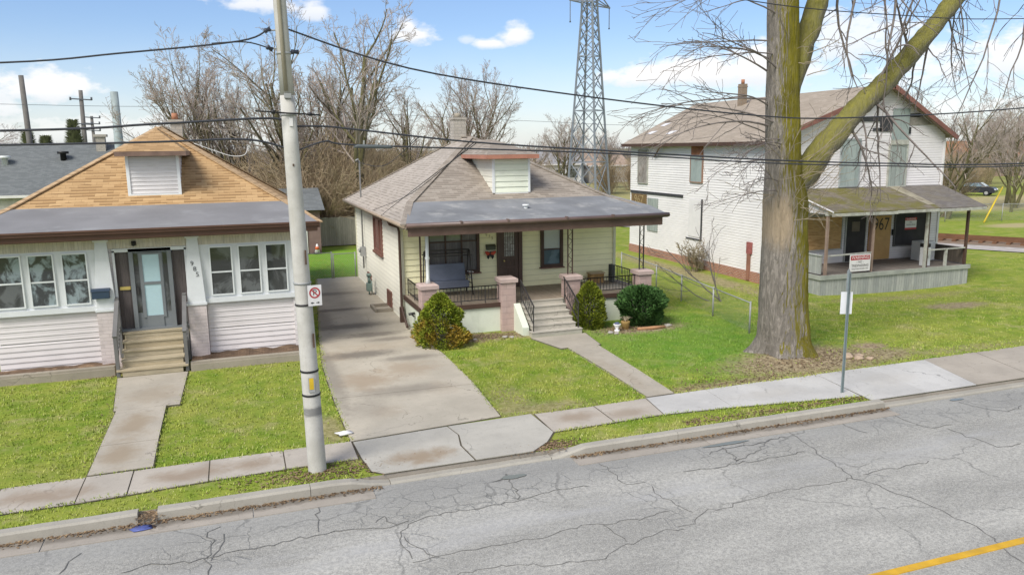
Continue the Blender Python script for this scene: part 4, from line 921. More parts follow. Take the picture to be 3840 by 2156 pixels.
for x, y in ((25.1, 31.9), (22.9, 38.0), (23.0, 40.3), (24.3, 41.0)):
    z = 6.16 + (x - 21.3) / 6.8 * 2.48; m_ = MB(); m_.faces([(x - .28, y - .25, z - .09), (x + .28, y - .18, z + .115), (x + .2, y + .4, z + .09), (x - .2, y + .3, z - .055)], [(0, 1, 2, 3)]); m_.build('torn_flashing', M_signwhite, ro)
F = front(FY - .02)
def board(u0, u1, v0, v1, mat, mp=F, d=.05, name='window_board', frame=None, fw=.06):
    o_ = MB().mbox(mp, u0, u1, v0, v1, -.02, d).build(name, mat, h)
    if frame:
        f = MB(); f.mbox(mp, u0 - fw, u0, v0 - fw, v1 + fw, -.02, d + .02); f.mbox(mp, u1, u1 + fw, v0 - fw, v1 + fw, -.02, d + .02); f.mbox(mp, u0, u1, v1, v1 + fw, -.02, d + .02); f.mbox(mp, u0, u1, v0 - fw, v0, -.02, d + .02); f.build('frame', frame, o_)
    return o_
board(25.7, 26.7, 4.16, 6.18, M_board, frame=plain('grey_frame', (.33, .36, .36), .7))
board(28.46, 29.46, 4.08, 5.93, M_board2, frame=M_peel); board(28.55, 29.42, 6.2, 7.55, M_board, frame=M_board, fw=.03); board(28.5, 29.5, 5.96, 6.18, M_peel, d=.09)
for a in ((26.3, 28.55, 7.0, 7.2), (27.8, 28.54, 6.55, 7.0), (27.4, 27.95, 6.58, 6.70), (29.45, 30.25, 7.2, 7.36)): board(*a, M_tar, d=.03, name='exposed_sheathing')
m_ = MB(); m_.faces([F(29.5, 6.85, .03), F(30.95, 6.85, .03), F(30.2, 7.24, .03), F(29.5, 7.24, .03)], [(0, 1, 2, 3)]); m_.build('exposed_sheathing', plain('bare_boards', (.25, .23, .2), .9, .3, 4), h)
m_ = MB(); m_.mbox(F, 29.46, 29.62, 6.45, 6.75, 0, .035); m_.build('exposed_sheathing', M_black, h)  # hole in the siding, its darkness painted as a black box
L_ = left(21.68); M_grime = plain('grimy_board', (.30, .275, .25), .8, .3, 2.5, 20, .1, dirt=(.16, .12, .09), dirt_amt=.8)
board(38.4, 39.42, 4.0, 5.8, M_grime, L_, frame=M_peel, fw=.04)
b_ = board(33.0, 34.0, 4.25, 5.52, M_board, L_, frame=plain('rust_frame', (.28, .17, .12), .7), fw=.05); board(33.0, 34.0, 5.58, 6.05, plain('rusty_board', (.30, .13, .07), .8, .3), L_)
board(37.2, 38.3, 1.4, 3.2, M_board2, L_); board(33.0, 34.1, 1.5, 3.36, M_signwhite, L_, d=.025); MB().mbox(L_, 32.9, 32.98, 1.35, 3.4, 0, .05).build('exposed_sheathing', M_tar, h); MB().mbox(L_, 32.9, 34.3, 1.36, 1.42, 0, .04).build('exposed_sheathing', M_tar, h)
bb = board(38.45, 40.2, 2.74, 3.36, plain('brown_board', (.20, .13, .06), .8, .3, 3), L_, d=.03, name='number_board')
lmap = lambda u, v, w_: (21.68 - .03 - w_, 78.65 - u, v)
lettering('967', 'spray_number', lmap, 39.33, 3.05, .62, plain('pale_paint', (.38, .29, .15), .7, .4, 9), bb, w=.006, sx=1.15)
MB().mbox(L_, 34.7, 40.3, 3.4, 3.54, 0, .04).build('exposed_sheathing', M_tar, h)
MB().mbox(L_, 32.6, 33.3, -.05, .36, 0, .06).build('basement_board', plain('tan_board', (.45, .36, .24), .8), h)
m_ = MB(); m_.mbox(L_, 28.85, 29.2, 1.2, 1.72, 0, .08); mo = m_.build('meter_box', plain('red_box', (.33, .11, .10), .7, .3, 6), h); MB().mbox(L_, 28.95, 29.15, .0, 1.2, 0, .08).build('conduit', plain('rust_pipe', (.27, .13, .09), .7, .25), h)
# porch
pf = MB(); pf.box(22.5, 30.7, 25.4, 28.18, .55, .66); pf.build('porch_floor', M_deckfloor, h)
sk = MB(); sk.box(22.52, 30.68, 25.42, 25.5, -.75, .5); sk.box(22.52, 22.6, 25.5, 28.18, -.75, .5); sk.box(30.6, 30.68, 25.5, 28.18, -.75, .5); sk.build('porch_skirt', M_deck, h)
eb = MB(); eb.box(22.46, 30.74, 25.36, 25.42, .49, .672); eb.box(22.46, 22.52, 25.42, 28.18, .49, .67); eb.build('porch_edge', plain('faded_board', (.36, .375, .33), .85, .2, 2, 25, .2), h)
for x, mt in ((22.8, M_rustpost), (25.2, M_rustpost), (28.16, M_peel), (30.5, M_darkbrown)):
    m_ = MB(); m_.bar((x, 25.5, .672), (x, 25.5, 3.13), .1); m_.build('porch_post', mt, h)
m_ = MB(); m_.bar((28.28, 25.52, .672), (28.28, 25.52, 3.13), .07); m_.build('porch_post', M_darkbrown, h); m_ = MB(); m_.bar((25.08, 25.52, .672), (25.08, 25.52, 3.13), .06); m_.build('porch_post', M_darkbrown, h)
MB().box(22.72, 30.7, 25.42, 25.58, 3.132, 3.26).build('porch_beam', M_peel, h)
def slope(name, poly, mat, th=.05):
    mb = MB(); q = [V(p) for p in poly]; d = V((0, 0, -th)); n = len(q)
    mb.face(q); mb.face([p + d for p in reversed(q)])
    for i in range(n): mb.face([q[i] + d, q[(i + 1) % n] + d, q[(i + 1) % n], q[i]])
    return mb.build(name, mat, h)
pz = lambda y: 3.28 + (y - 25.2) / 3.0 * .78
slope('porch_roof', [(22.7, 25.2, pz(25.2)), (28.5, 25.2, pz(25.2)), (29.1, 28.19, pz(28.19)), (22.75, 28.19, pz(28.19))], M_mossroof)
slope('porch_roof', [(28.5, 25.16, pz(25.16)), (31.2, 25.16, pz(25.16) - .02), (31.85, 28.19, pz(28.19) - .01), (29.1, 28.19, pz(28.19))], M_darkroof)
slope('roof_patch', [(28.2, 25.6, pz(25.6) + .02), (28.62, 25.6, pz(25.6) + .02), (29.1, 28.1, pz(28.1) + .02), (28.45, 28.1, pz(28.1) + .02)], plain('roof_patch', (.30, .27, .20), .9, .25, 3, 25, .2, dirt=(.15, .12, .08), dirt_amt=.7), .012)
fb = MB()
for x0, x1, dz in ((22.7, 24.6, 0), (24.62, 26.1, -.01), (26.12, 28.4, .012), (28.42, 30.1, -.012), (30.12, 31.1, .0)): fb.box(x0, x1, 25.12, 25.18, 3.12 + dz, 3.235 + dz)
fb.build('porch_fascia', M_peel, h)
gb = MB(); gb.faces([(22.82, 25.3, 3.18), (22.82, 28.15, 3.18), (22.82, 28.15, 4.0), (22.88, 25.3, 3.18), (22.88, 28.15, 3.18), (22.88, 28.15, 4.0)], [(0, 1, 2), (3, 5, 4), (0, 3, 4, 1)]); gb.build('porch_gable', planks('white_beadboard', (.60, .585, .60), (.66, .64, .65), .1, 0, .6, .5), h)
m_ = MB(); m_.bar((22.78, 25.2, 3.25), (22.78, 28.18, 4.03), .05, .12); m_.build('porch_rake', M_signwhite, h)
for p0, p1 in (((22.8, 25.5, 1.46), (25.2, 25.5, 1.5)), ((28.3, 25.5, 1.42), (30.5, 25.5, 1.42))):
    m_ = MB(); m_.bar(p0, p1, .09, .05); m_.build('porch_rail', M_peel, h)
m_ = MB(); m_.bar((29.36, 25.5, .672), (29.36, 25.5, 1.4), .1); m_.build('rail_post', M_peel, h)
m_ = MB(); m_.box(22.6, 22.68, 25.58, 28.15, .70, 1.46); m_.box(22.56, 22.72, 25.56, 28.16, 1.462, 1.51); m_.build('side_rail_panel', M_deck, h)
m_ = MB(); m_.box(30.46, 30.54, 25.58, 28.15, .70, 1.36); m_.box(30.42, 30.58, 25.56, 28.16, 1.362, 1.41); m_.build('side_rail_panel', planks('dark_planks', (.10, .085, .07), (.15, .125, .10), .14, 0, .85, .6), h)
M_fr = plain('dull_frame', (.42, .42, .39), .8, .2, 3)
board(24.0, 25.95, 1.32, 2.8, M_ply2, frame=M_fr); dd = board(26.25, 27.35, .68, 2.74, plain('dark_door', (.035, .03, .028), .6, .3, 2), d=.03, name='dark_door', frame=M_fr)
MB().mbox(F, 26.55, 27.0, 2.05, 2.5, .03, .04).build('door_light', plain('dim_glass', (.13, .10, .075), .3), dd)
pd = board(27.86, 28.86, .68, 2.72, M_ply, d=.04, name='plywood_door', frame=None); lettering('967', 'spray_number', F, 28.26, 2.30, .82, M_spray, pd, w=.044, sx=.78)
board(27.55, 27.8, .68, 2.74, planks('orange_post_boards', (.40, .22, .10), (.46, .28, .14), .12, 0), d=.05)
bd = board(29.12, 30.95, 1.3, 2.74, plain('black_board', (.035, .032, .033), .75, .3, 2.5), d=.04, frame=plain('dark_frame', (.10, .095, .09), .7))
sg = MB(); sg.mbox(F, 29.68, 30.38, 2.0, 2.56, .042, .05); so_ = sg.build('notice_board', M_signwhite, bd); MB().mbox(F, 29.68, 30.38, 2.43, 2.56, .05, .053).mbox(F, 29.68, 30.38, 2.0, 2.09, .05, .053).build('notice_band', M_red, so_)
lettering('WARNING', 'lettering', F, 30.03, 2.49, .12, M_signwhite, so_, w=.056); lettering('NO', 'lettering', F, 30.03, 2.345, .1, M_spray, so_, w=.053); lettering('TRESPASSING', 'lettering', F, 30.03, 2.22, .095, M_spray, so_, w=.053)
MB().mbox(F, 28.95, 29.05, 1.78, 2.05, 0, .1).build('mailbox', M_black, h)
# loose things on that porch
SP = front(25.36)
t_ = thing('warning_sign', (24.45, 25.36, .75), 'white and red warning no trespassing sign on the boarded house porch rail', 'sign')
MB().mbox(SP, 23.92, 25.0, .76, 1.47, .0, .02).build('plate', M_signwhite, t_); MB().mbox(SP, 23.96, 24.96, 1.24, 1.43, .0205, .0235).build('header', M_red, t_)
for tx, v, s_, mt in (('WARNING', 1.335, .19, M_signwhite), ('– NO –', 1.15, .13, M_spray), ('TRESPASSING', 1.0, .15, M_spray), ('VIOLATORS PROSECUTED', .865, .075, M_spray)): lettering(tx, 'lettering', SP, 24.46, v, s_, mt, t_, w=.026)
t_ = thing('appliance', (30.0, 27.4, .66), 'large white appliance left standing on the boarded house porch', 'appliance')
MB().box(29.5, 30.3, 26.9, 27.5, .68, 1.56).build('body', M_whiteapp, t_, bevel=.02); MB().box(29.53, 30.27, 26.87, 26.895, .72, 1.5).build('door', M_whiteapp, t_, bevel=.01); MB().box(29.56, 29.6, 26.82, 26.87, 1.0, 1.35).build('handle', M_fr, t_)
t_ = thing('porch_cabinet', (28.55, 25.9, .66), 'small white cabinet with a dark top beside the porch rail', 'cabinet')
MB().box(28.4, 28.75, 25.72, 26.0, .672, 1.5).build('body', M_whiteapp, t_, bevel=.02); MB().box(28.38, 28.7, 25.7, 26.0, 1.505, 1.66).build('top', M_black, t_, bevel=.02); MB().mbox(front(25.72), 28.5, 28.62, 1.0, 1.12, 0, .01).build('dial', M_fr, t_)
# ================================================================== vegetation
def mat_bark(name, c, c2, moss, moss_dir, moss_lo, moss_hi, scar=None, zmoss=None):
    m, t, p = material(name, .95, .1)
    o = t.coord(); gn = t.n.new('ShaderNodeNewGeometry')
    f = t.noise(t.scale(o, 7, 7, 1.1), 1.7, 7, .72, .9); n = t.noise(o, 1.1, 5); f2 = t.noise(t.scale(o, 1, 1, .3), 14, 4, .7)
    cc = t.mix(t.ramp(f, .38, .56), c2, c); cc = t.mix(t.ramp(t.math('ABSOLUTE', t.math('SUBTRACT', f, .5)), 0, .035, .75, 0), cc, mul(c2, .6)); cc = t.mix(t.ramp(n, .35, .7, .35, 0), cc, mul(c, .6)); cc = t.mix(t.math('MULTIPLY', f2, .4), cc, mul(c, 1.25))
    dp = t.n.new('ShaderNodeVectorMath'); dp.operation = 'DOT_PRODUCT'; t.l.new(gn.outputs['True Normal'], dp.inputs[0]); dp.inputs[1].default_value = moss_dir
    mv = t.math('ADD', dp.outputs['Value'], t.math('MULTIPLY', t.math('SUBTRACT', n, .5), 1.0))
    s = t.sep(o)
    if zmoss: mv = t.math('ADD', mv, t.ramp(s[2], zmoss[0], zmoss[1], 0, zmoss[2]))
    if scar: mv = t.math('ADD', mv, t.math('MULTIPLY', t.ramp(s[2], .1, 1.1, .75, 0), t.ramp(t.noise(o, 1.4, 4), .45, .6)))
    mk = t.math('MULTIPLY', t.ramp(mv, moss_lo, moss_hi), t.ramp(f, .25, .6, .55, 1))
    cc = t.mix(mk, cc, t.mix(t.ramp(n, .4, .65), moss, mul(moss, .6)))
    if scar:
        b = t.blob((s[0], s[2]), scar[0], scar[1], scar[2], scar[3], .6, f, .5)
        cc = t.mix(b, cc, (.42, .33, .23))
    t.l.new(cc, p.inputs['Base Color']); bumpn(t, p, t.math('ADD', f, t.math('MULTIPLY', f2, .4)), 1.0, .09)
    return m
M_bark = mat_bark('street_tree_bark', (.32, .285, .245), (.12, .108, .09), (.235, .205, .02), (.78, -.63, .0), .42, .72, (-.62, 3.9, .35, .85), (4.0, 7.0, .55))
M_limb = mat_bark('mossy_limb_bark', (.29, .265, .21), (.12, .11, .09), (.26, .24, .06), (-.35, -.45, .75), -.1, .75)
M_twig = plain('grey_twig', (.21, .18, .165), .9, .25, 3, 20, 0)
M_tantwig = plain('tan_twig', (.33, .275, .19), .9, .2, 3, 20, 0)
M_bgtrunk = mat_bark('woodland_bark', (.20, .175, .125), (.11, .095, .07), (.19, .18, .075), (-.6, -.4, .2), .1, .8)
M_bgtwig = plain('brown_twigs', (.45, .375, .33), .9, .25, .35, 4, 0, dirt=(.27, .215, .15), dirt_amt=.7)
M_brush = plain('tan_brush', (.45, .345, .225), .9, .3, .5, 6, 0, dirt=(.25, .22, .10), dirt_amt=.7)

def rvec(q): return V((q.uniform(-1, 1), q.uniform(-1, 1), q.uniform(-1, 1)))
def walk(q, p, d, L, n, wig, trop):
    pts = [p]; d = d.normalized(); st = L / n
    for i in range(n):
        d = (d + rvec(q) * wig + V((0, 0, trop)) / n).normalized(); p = p + d * st; pts.append(p)
    return pts
def grow(q, mbs, p, d, L, r, lvl, P):
    """one branch and its children; P holds per-level settings"""
    n = P['n'][lvl]; pts = walk(q, p, d, L, n, P['wig'][lvl], P['trop'][lvl]); k = len(pts)
    r1 = max(P['rmin'], r * P['taper'][lvl]); rs = [r + (r1 - r) * (i / (k - 1)) for i in range(k)]
    mbs[min(lvl, len(mbs) - 1)].tube(pts, rs, P['sides'][lvl], False)
    if lvl + 1 >= len(P['n']): return
    c = P['kids'][lvl]; c = max(1, int(c * (.75 + .5 * q.random())))
    for i in range(c):
        tt = P['t0'][lvl] + (1 - P['t0'][lvl]) * ((i + q.random()) / c); x = tt * (k - 1); a = min(int(x), k - 2); f = x - a
        pp = pts[a].lerp(pts[a + 1], f); dd = (pts[a + 1] - pts[a]).normalized()
        ax = dd.cross(rvec(q)).normalized() if True else None
        ang = rad(q.uniform(*P['ang'][lvl])); nd = Matrix.Rotation(ang, 3, ax) @ dd
        rr = max(P['rmin'], (rs[a] + (rs[a + 1] - rs[a]) * f) * q.uniform(.45, .72))
        grow(q, mbs, pp, nd, L * P['len'][lvl] * q.uniform(.65, 1.15) * (1.15 - .5 * tt), rr, lvl + 1, P)
WOOD = dict(n=[7, 6, 5, 4, 3], wig=[.07, .16, .2, .24, .28], trop=[.25, .55, .35, .25, .1], taper=[.35, .35, .4, .5, .6], rmin=.011, sides=[9, 6, 4, 3, 3], kids=[12, 7, 6, 5, 0], t0=[.28, .25, .25, .2, 0], ang=[(22, 50), (22, 50), (22, 55), (25, 60)], len=[.62, .56, .52, .5])

def bare_tree(name, seed, H, r, loc, lean=(0, 0), label=None, cat='tree', group=None, P=WOOD, stems=1, mt=None, mc=None):
    q = random.Random(seed); t_ = thing(name, loc, label, cat, group); a = MB(); b = MB(); o = V(loc)
    for s_ in range(stems):
        d = V((lean[0] + (q.uniform(-.35, .35) if stems > 1 else 0), lean[1] + (q.uniform(-.25, .25) if stems > 1 else 0), 1))
        grow(q, [a, a, b], o + V((q.uniform(-.3, .3) * (stems > 1), q.uniform(-.2, .2) * (stems > 1), -.1)), d, H * .62 * (q.uniform(.8, 1.05) if stems > 1 else 1), r, 0, P)
    a.build('trunk', mt or M_bgtrunk, t_); b.build('crown', mc or M_bgtwig, t_); return t_

# the woodland trees behind the yellow house
GW = 'bare trees behind the back fences'
T1 = bare_tree('bare_tree', 11, 19.5, .34, (7.8, 53, 0), (-.02, 0), 'tallest bare tree with a mossy trunk rising behind the yellow bungalow', group=GW)
T2 = bare_tree('bare_tree', 12, 16.5, .26, (4.6, 55, 0), (-.10, 0), 'many stemmed bare tree just right of the concrete pole', group=GW, stems=2)
T3 = bare_tree('bare_tree', 23, 17, .22, (.4, 57, 0), (-.62, 0), 'bare tree leaning far left over the tan roofed bungalow', group=GW, stems=2)
T4 = bare_tree('bare_tree', 14, 17.5, .26, (21.6, 76, 0), (.05, 0), 'fan shaped bare tree directly behind the yellow bungalow chimney', group=GW, stems=3)
copy_tree(T1, (13.2, 62, 0), 2.1, .72, 'shorter bare tree between the tall mossy tree and the chimney tree')
copy_tree(T2, (6.2, 60, 0), 1.2, 1.0, 'bare tree crowded against the left side of the tall mossy tree')
copy_tree(T4, (41.5, 96, 0), 1.0, .72, 'bare tree standing behind the legs of the lattice tower')
copy_tree(T3, (2.6, 62, 0), .4, .9, 'bare tree half hidden behind the concrete pole')
copy_tree(T2, (-22.5, 80, 0), 2.6, .66, 'thin bare tree at the far left beyond the dark roofed house')
copy_tree(T4, (9.5, 70, 0), 2.4, .85, 'bare tree far back between the two bungalow roofs')
GR = 'bare trees beyond the railway'
for (x, y, s_, rz, src, lb) in [(96, 78, .8, .4, T2, 'bare tree right of the dark parked car'), (104, 84, .75, 2.4, T4, 'spreading bare tree at the far right beyond the car'), (86, 84, .8, 4.0, T2, 'bare tree behind the dark parked car'), (118, 92, .85, 5.5, T1, 'bare tree in front of the rusty orange roof'), (92, 96, .9, 1.2, T4, 'bare tree far behind the dark parked car'), (78, 80, .7, 3.6, T2, 'bare tree left behind the dark parked car'), (35, 92, .55, 1.0, T2, 'small bare tree left of the lattice tower'), (52, 104, .6, 2.0, T4, 'small bare tree right of the lattice tower'), (62, 112, .7, 3.0, T2, 'bare tree beside the corner of the boarded house roof'),
        (54.2, 47.3, .72, .7, T2, 'thick trunked bare tree just right of the boarded house gable'), (68.5, 52.5, .62, 3.2, T4, 'bare tree in the middle of the trees beyond the railway'), (70, 66, .8, 1.9, T1, 'tall bare tree left of the dark parked car'), (64.2, 49.5, .40, .3, T1, 'small slim bare tree on the grass near the wire fence'), (72.5, 56.5, .55, 5.1, T1, 'slim bare tree at the right edge of the picture')]:
    copy_tree(src, (x, y, 0), rz, s_, lb)['group'] = GR

# brush and hedges
BR = dict(n=[5, 4, 3], wig=[.16, .22, .28], trop=[.3, .2, .1], taper=[.4, .5, .6], rmin=.012, sides=[4, 3, 3], kids=[7, 5, 0], t0=[.15, .15, 0], ang=[(20, 55), (25, 60)], len=[.55, .5])
def bare_shrub(seed, loc, H, stems, spread, label, cat='shrub', group=None, mt=None, r=.03):
    q = random.Random(seed); t_ = MB(); o = V(loc)
    for i in range(stems):
        a = q.uniform(0, 6.28); k = q.random()
        grow(q, [t_], o + V((math.cos(a) * spread * k, math.sin(a) * spread * k * .6, -.05)), V((math.cos(a) * k * .7, math.sin(a) * k * .7, 1)), H * q.uniform(.55, 1), r, 0, BR)
    return tag(t_.build('bare_shrub', mt or M_brush, origin=loc), label, cat, group)
GB = 'brown brush behind the board fence'
S1 = bare_shrub(3, (4.4, 52.5, 0), 5.6, 90, 2.0, 'tall tan brush directly right of the concrete pole above the board fence', group=GB)
for (x, y, s_, rz, lb) in [(6.6, 53.5, .95, 1.0, 'tan brush above the middle of the board fence'), (8.6, 52.5, .8, 2.2, 'tan brush against the back corner of the yellow bungalow'), (1.6, 56, .95, 3.0, 'tan brush behind the right hip of the tan roof'), (-.9, 60, .8, 4.0, 'tan brush above the tan roof beside the small grey shed'), (5.4, 58, 1.25, 5.0, 'tallest tan brush at the back between the bungalows'), (12.5, 66, 1.0, .5, 'tan brush far behind the yellow bungalow roof'), (18, 72, 1.0, 1.5, 'tan brush behind the chimney of the yellow bungalow'), (26, 80, 1.1, 2.5, 'tan brush left of the lattice tower'), (3.0, 55, 1.0, .9, 'tan brush just left of the board fence middle behind the pole'), (8.0, 57, 1.15, 3.3, 'tan brush behind the foot of the tallest mossy tree'), (11, 60, 1.1, 4.4, 'tan brush rising over the left eave of the yellow bungalow'), (15, 68, 1.1, 5.6, 'tan brush rising behind the left slope of the yellow bungalow roof'), (-2.6, 64, 1.0, 2.7, 'tan brush left of the small grey shed'), (33, 86, .7, 3.5, 'tan brush at the left foot of the lattice tower'), (46, 92, .7, 4.5, 'tan brush at the right foot of the lattice tower'), (53, 98, .75, .8, 'tan brush in front of the white house right of the tower'), (58, 104, .8, 1.9, 'tan brush beside the corner of the boarded house'), (40, 104, .8, 5.2, 'tan brush behind the lattice tower')]:
    c = S1.copy(); col.objects.link(c); c.location = (x, y, 0); c.rotation_euler = (0, 0, rz); c.scale = (s_,) * 3; c['label'] = lb
for i, (x, y, lb) in enumerate([(54.6, 49.2, 'tan brush at the right back corner of the boarded house'), (60, 63, 'tan brush left of the dark parked car'), (88, 74, 'tan brush right of the dark parked car'), (80, 74, 'tan brush behind the dark parked car'), (93, 80, 'tan brush between the far right trees'), (100, 88, 'tan brush in front of the low pale house'), (110, 92, 'tan brush at the far right edge'), (76, 90, 'tan brush far back beyond the railway'), (118, 100, 'tan brush below the rusty orange roof')]):
    c = S1.copy(); col.objects.link(c); c.location = (x, y, 0); c.rotation_euler = (0, 0, i * 1.3); c.scale = (.75,) * 3; c['label'] = lb; c['group'] = 'brown brush beyond the railway'
bare_shrub(5, (21.0, 32.2, -.05), 1.5, 16, .35, 'low tan leafless shrub at the brick base of the boarded house', mt=M_tantwig, r=.014)
bare_shrub(9, (27.4, 43.6, 0), 2.6, 9, .5, 'loose bare shrub behind the boarded house', mt=M_tantwig, r=.02)
q = random.Random(77); m_ = MB()
for d_, L, r in ((V((-.75, .3, .5)), 3.2, .035), (V((-.25, .25, 1)), 2.6, .03), (V((-.9, .2, .25)), 2.6, .028), (V((-.45, .1, .8)), 2.4, .022)):
    grow(q, [m_], V((17.9, 25.6, -.1)) + rvec(q) * .1, d_, L, r, 0, dict(n=[7, 5, 4], wig=[.16, .2, .25], trop=[.5, .4, .1], taper=[.4, .4, .5], rmin=.007, sides=[5, 4, 3], kids=[5, 4, 0], t0=[.3, .2, 0], ang=[(20, 50), (25, 60)], len=[.5, .5]))
tag(m_.build('sapling', M_twig, origin=(17.9, 25.6, -.1)), 'leaning leafless sapling beside the big trunk in front of the white side wall', 'sapling')

# far wood along the horizon: one mass
q = random.Random(5); fw_ = MB()
for i in range(2600):
    x = q.uniform(-170, 330); y = q.uniform(150, 215) + abs(x) * .12; hgt = 6.0 + 3.5 * noise.noise(V((x * .03, y * .02, 0))) + q.uniform(-1, 1.5)
    b_ = V((x, y, 0)); 
    for k in range(4):
        d = V((q.uniform(-.5, .5), q.uniform(-.3, .3), 1)); p1 = b_ + V((q.uniform(-1, 1), 0, q.uniform(0, 1.5))); p2 = p1 + d * hgt * q.uniform(.6, 1); s_ = V((q.uniform(.12, .3), 0, 0))
        fw_.face([p1 - s_, p1 + s_, p2])
        pm = p1.lerp(p2, q.uniform(.4, .7)); fw_.face([pm - s_ * .5, pm + s_ * .5, pm + V((q.uniform(-2, 2), 0, q.uniform(1, 2.2)))])
tag(fw_.build('distant_wood', plain('distant_wood', (.24, .21, .195), .95, .25, .05, 1, 0, dirt=(.19, .20, .14), dirt_amt=.7)), 'far off leafless wood along the horizon', 'wood', kind='stuff')

# evergreen shrubs
def mat_leaf(name, c1, c2, c3=None, c3_at=None, sc_=2.5):
    m, t, p = material(name, .75, .25)
    o = t.coord(); gi = t.n.new('ShaderNodeNewGeometry').outputs['Random Per Island']; n = t.noise(o, sc_, 4)
    cc = t.mix(gi, c1, c2); cc = t.mix(t.ramp(n, .35, .65, .45, 0), cc, mul(c1, .45))
    if c3: cc = t.mix(t.math('MULTIPLY', t.math('MULTIPLY', t.ramp(t.sep(o)[2], *c3_at), t.ramp(t.noise(o, 1.8, 3), .42, .58)), .85), cc, c3)
    t.l.new(cc, p.inputs['Base Color']); return m
def evergreen(name, loc, prof, H, n, leaf, mat, seed, label, lump=.2, upright=.5):
    """leaf sprays filling the outer shell of a lumpy body; prof(t) gives the radius at height t"""
    q = random.Random(seed); t_ = thing(name, loc, label, 'shrub'); mb = MB(); x0, y0, z0 = loc
    for i in range(n):
        tt = q.random(); a = q.uniform(0, 6.283)
        lk = 1 + lump * 1.6 * noise.noise(V((math.cos(a) * 2 + seed, math.sin(a) * 2, tt * 4)))
        rr = prof(tt) * lk * (1 - .38 * q.random() ** 2); c = V((x0 + math.cos(a) * rr, y0 + math.sin(a) * rr, z0 + tt * H * (1 + .05 * noise.noise(V((math.cos(a) * 3, math.sin(a) * 3, seed))))))
        out = V((math.cos(a), math.sin(a), upright)); d = (out + rvec(q) * .8).normalized(); s_ = d.cross(rvec(q)).normalized(); L = leaf * q.uniform(.6, 1.4); w_ = L * .36
        mb.face([c - s_ * w_ * .5, c + s_ * w_ * .5, c + d * L * .7 + s_ * w_ * .45, c + d * L, c + d * L * .7 - s_ * w_ * .45])
    mb.build('foliage', mat, t_)
    st = MB(); 
    for k in range(7): a = k * .9; st.tube([(x0 + .05 * math.cos(a), y0 + .05 * math.sin(a), z0 - .1), (x0 + .3 * prof(.4) * math.cos(a), y0 + .3 * prof(.4) * math.sin(a), z0 + H * .4), (x0 + .5 * prof(.75) * math.cos(a), y0 + .5 * prof(.75) * math.sin(a), z0 + H * .75)], [.03, .022, .01], 5)
    st.build('stem', M_twig, t_)
    return t_
evergreen('evergreen_shrub', (5.75, 22.95, -.05), lambda t: .86 * max(.02, (1 - t ** 1.35)) ** .6 * (.92 if t < .12 else 1) * (1 + .07 * math.sin(t * 11)), 1.62, 9500, .085, mat_leaf('golden_green_leaf', (.12, .18, .012), (.30, .33, .03), (.30, .14, .025), (.75, 1.05, .75, 0)), 3, 'cone shaped golden green shrub with rusty patches at the left porch pier', .22)
evergreen('evergreen_shrub', (11.02, 23.3, -.05), lambda t: .56 * max(.02, (1 - t ** 2.8)) ** .6 * (.78 + .5 * min(t, .35)), 1.55, 6400, .08, mat_leaf('olive_green_leaf', (.10, .14, .012), (.23, .25, .02)), 5, 'narrow upright olive green shrub right of the concrete steps', .16, .9)
evergreen('evergreen_shrub', (12.95, 23.2, -.05), lambda t: .86 * max(.02, (1 - t ** 5)) ** .5 * (.62 + .62 * min(t, .6)), 1.28, 9000, .10, mat_leaf('dark_green_leaf', (.03, .08, .018), (.085, .18, .045)), 7, 'broad dark green shrub in front of the right porch pier', .22, .9)
for x, y, s_, lb in ((-19.5, 92, 1.0, 'leftmost of the three small conifers beyond the dark roof'), (-17.9, 92, .95, 'middle one of the three small conifers beyond the dark roof'), (-15.3, 92, 1.15, 'rightmost and largest of the three small conifers beyond the dark roof')):
    q = random.Random(int(x)); c_ = thing('conifer', (x, y, 0), lb, 'conifer', 'conifers beyond the dark roofed house'); mb = MB()
    for i in range(2600):
        tt = q.random(); a = q.uniform(0, 6.28); rr = 1.6 * (1 - tt) * s_ + .05; p0 = V((x + math.cos(a) * rr, y + math.sin(a) * rr, tt * 8 * s_)); d = V((math.cos(a), math.sin(a), .5)) * .6; s2 = V((-math.sin(a), math.cos(a), 0)) * .2
        mb.face([p0 - s2, p0 + s2, p0 + d])
    mb.build('crown', mat_leaf('conifer_leaf', (.30, .32, .20), (.38, .40, .26), sc_=.5), c_); tb = MB(); tb.tube([(x, y, -.1), (x, y, 6)], [.25, .05], 6); tb.build('trunk', M_bgtrunk, c_)

# the big street tree
tx, ty = 14.75, 18.0
T = thing('street_tree', (tx, ty, 0), 'huge bare street tree with a mossy trunk and one great limb leaning right', 'tree')
tk = MB(); rings = [(-.3, 1.08, 14.85), (0, .94, 14.85), (.2, .82, 14.83), (.5, .73, 14.8), (.9, .71, 14.75), (1.4, .68, 14.7), (2.2, .66, 14.64), (3.0, .63, 14.6), (3.8, .595, 14.56), (4.4, .59, 14.54), (4.9, .53, 14.48), (5.5, .475, 14.42), (6.4, .455, 14.36), (7.2, .45, 14.3), (8.0, .43, 14.26), (9.0, .41, 14.2), (10.2, .385, 14.12), (11.6, .35, 14.02), (13, .32, 13.95)]
RR = []
for (a, b) in zip(rings, rings[1:]):
    n = max(1, int((b[0] - a[0]) / .07))
    for i in range(n): f = i / n; RR.append(tuple(a[k] + (b[k] - a[k]) * f for k in range(3)))
RR.append(rings[-1]); NS = 120; base = len(tk.v)
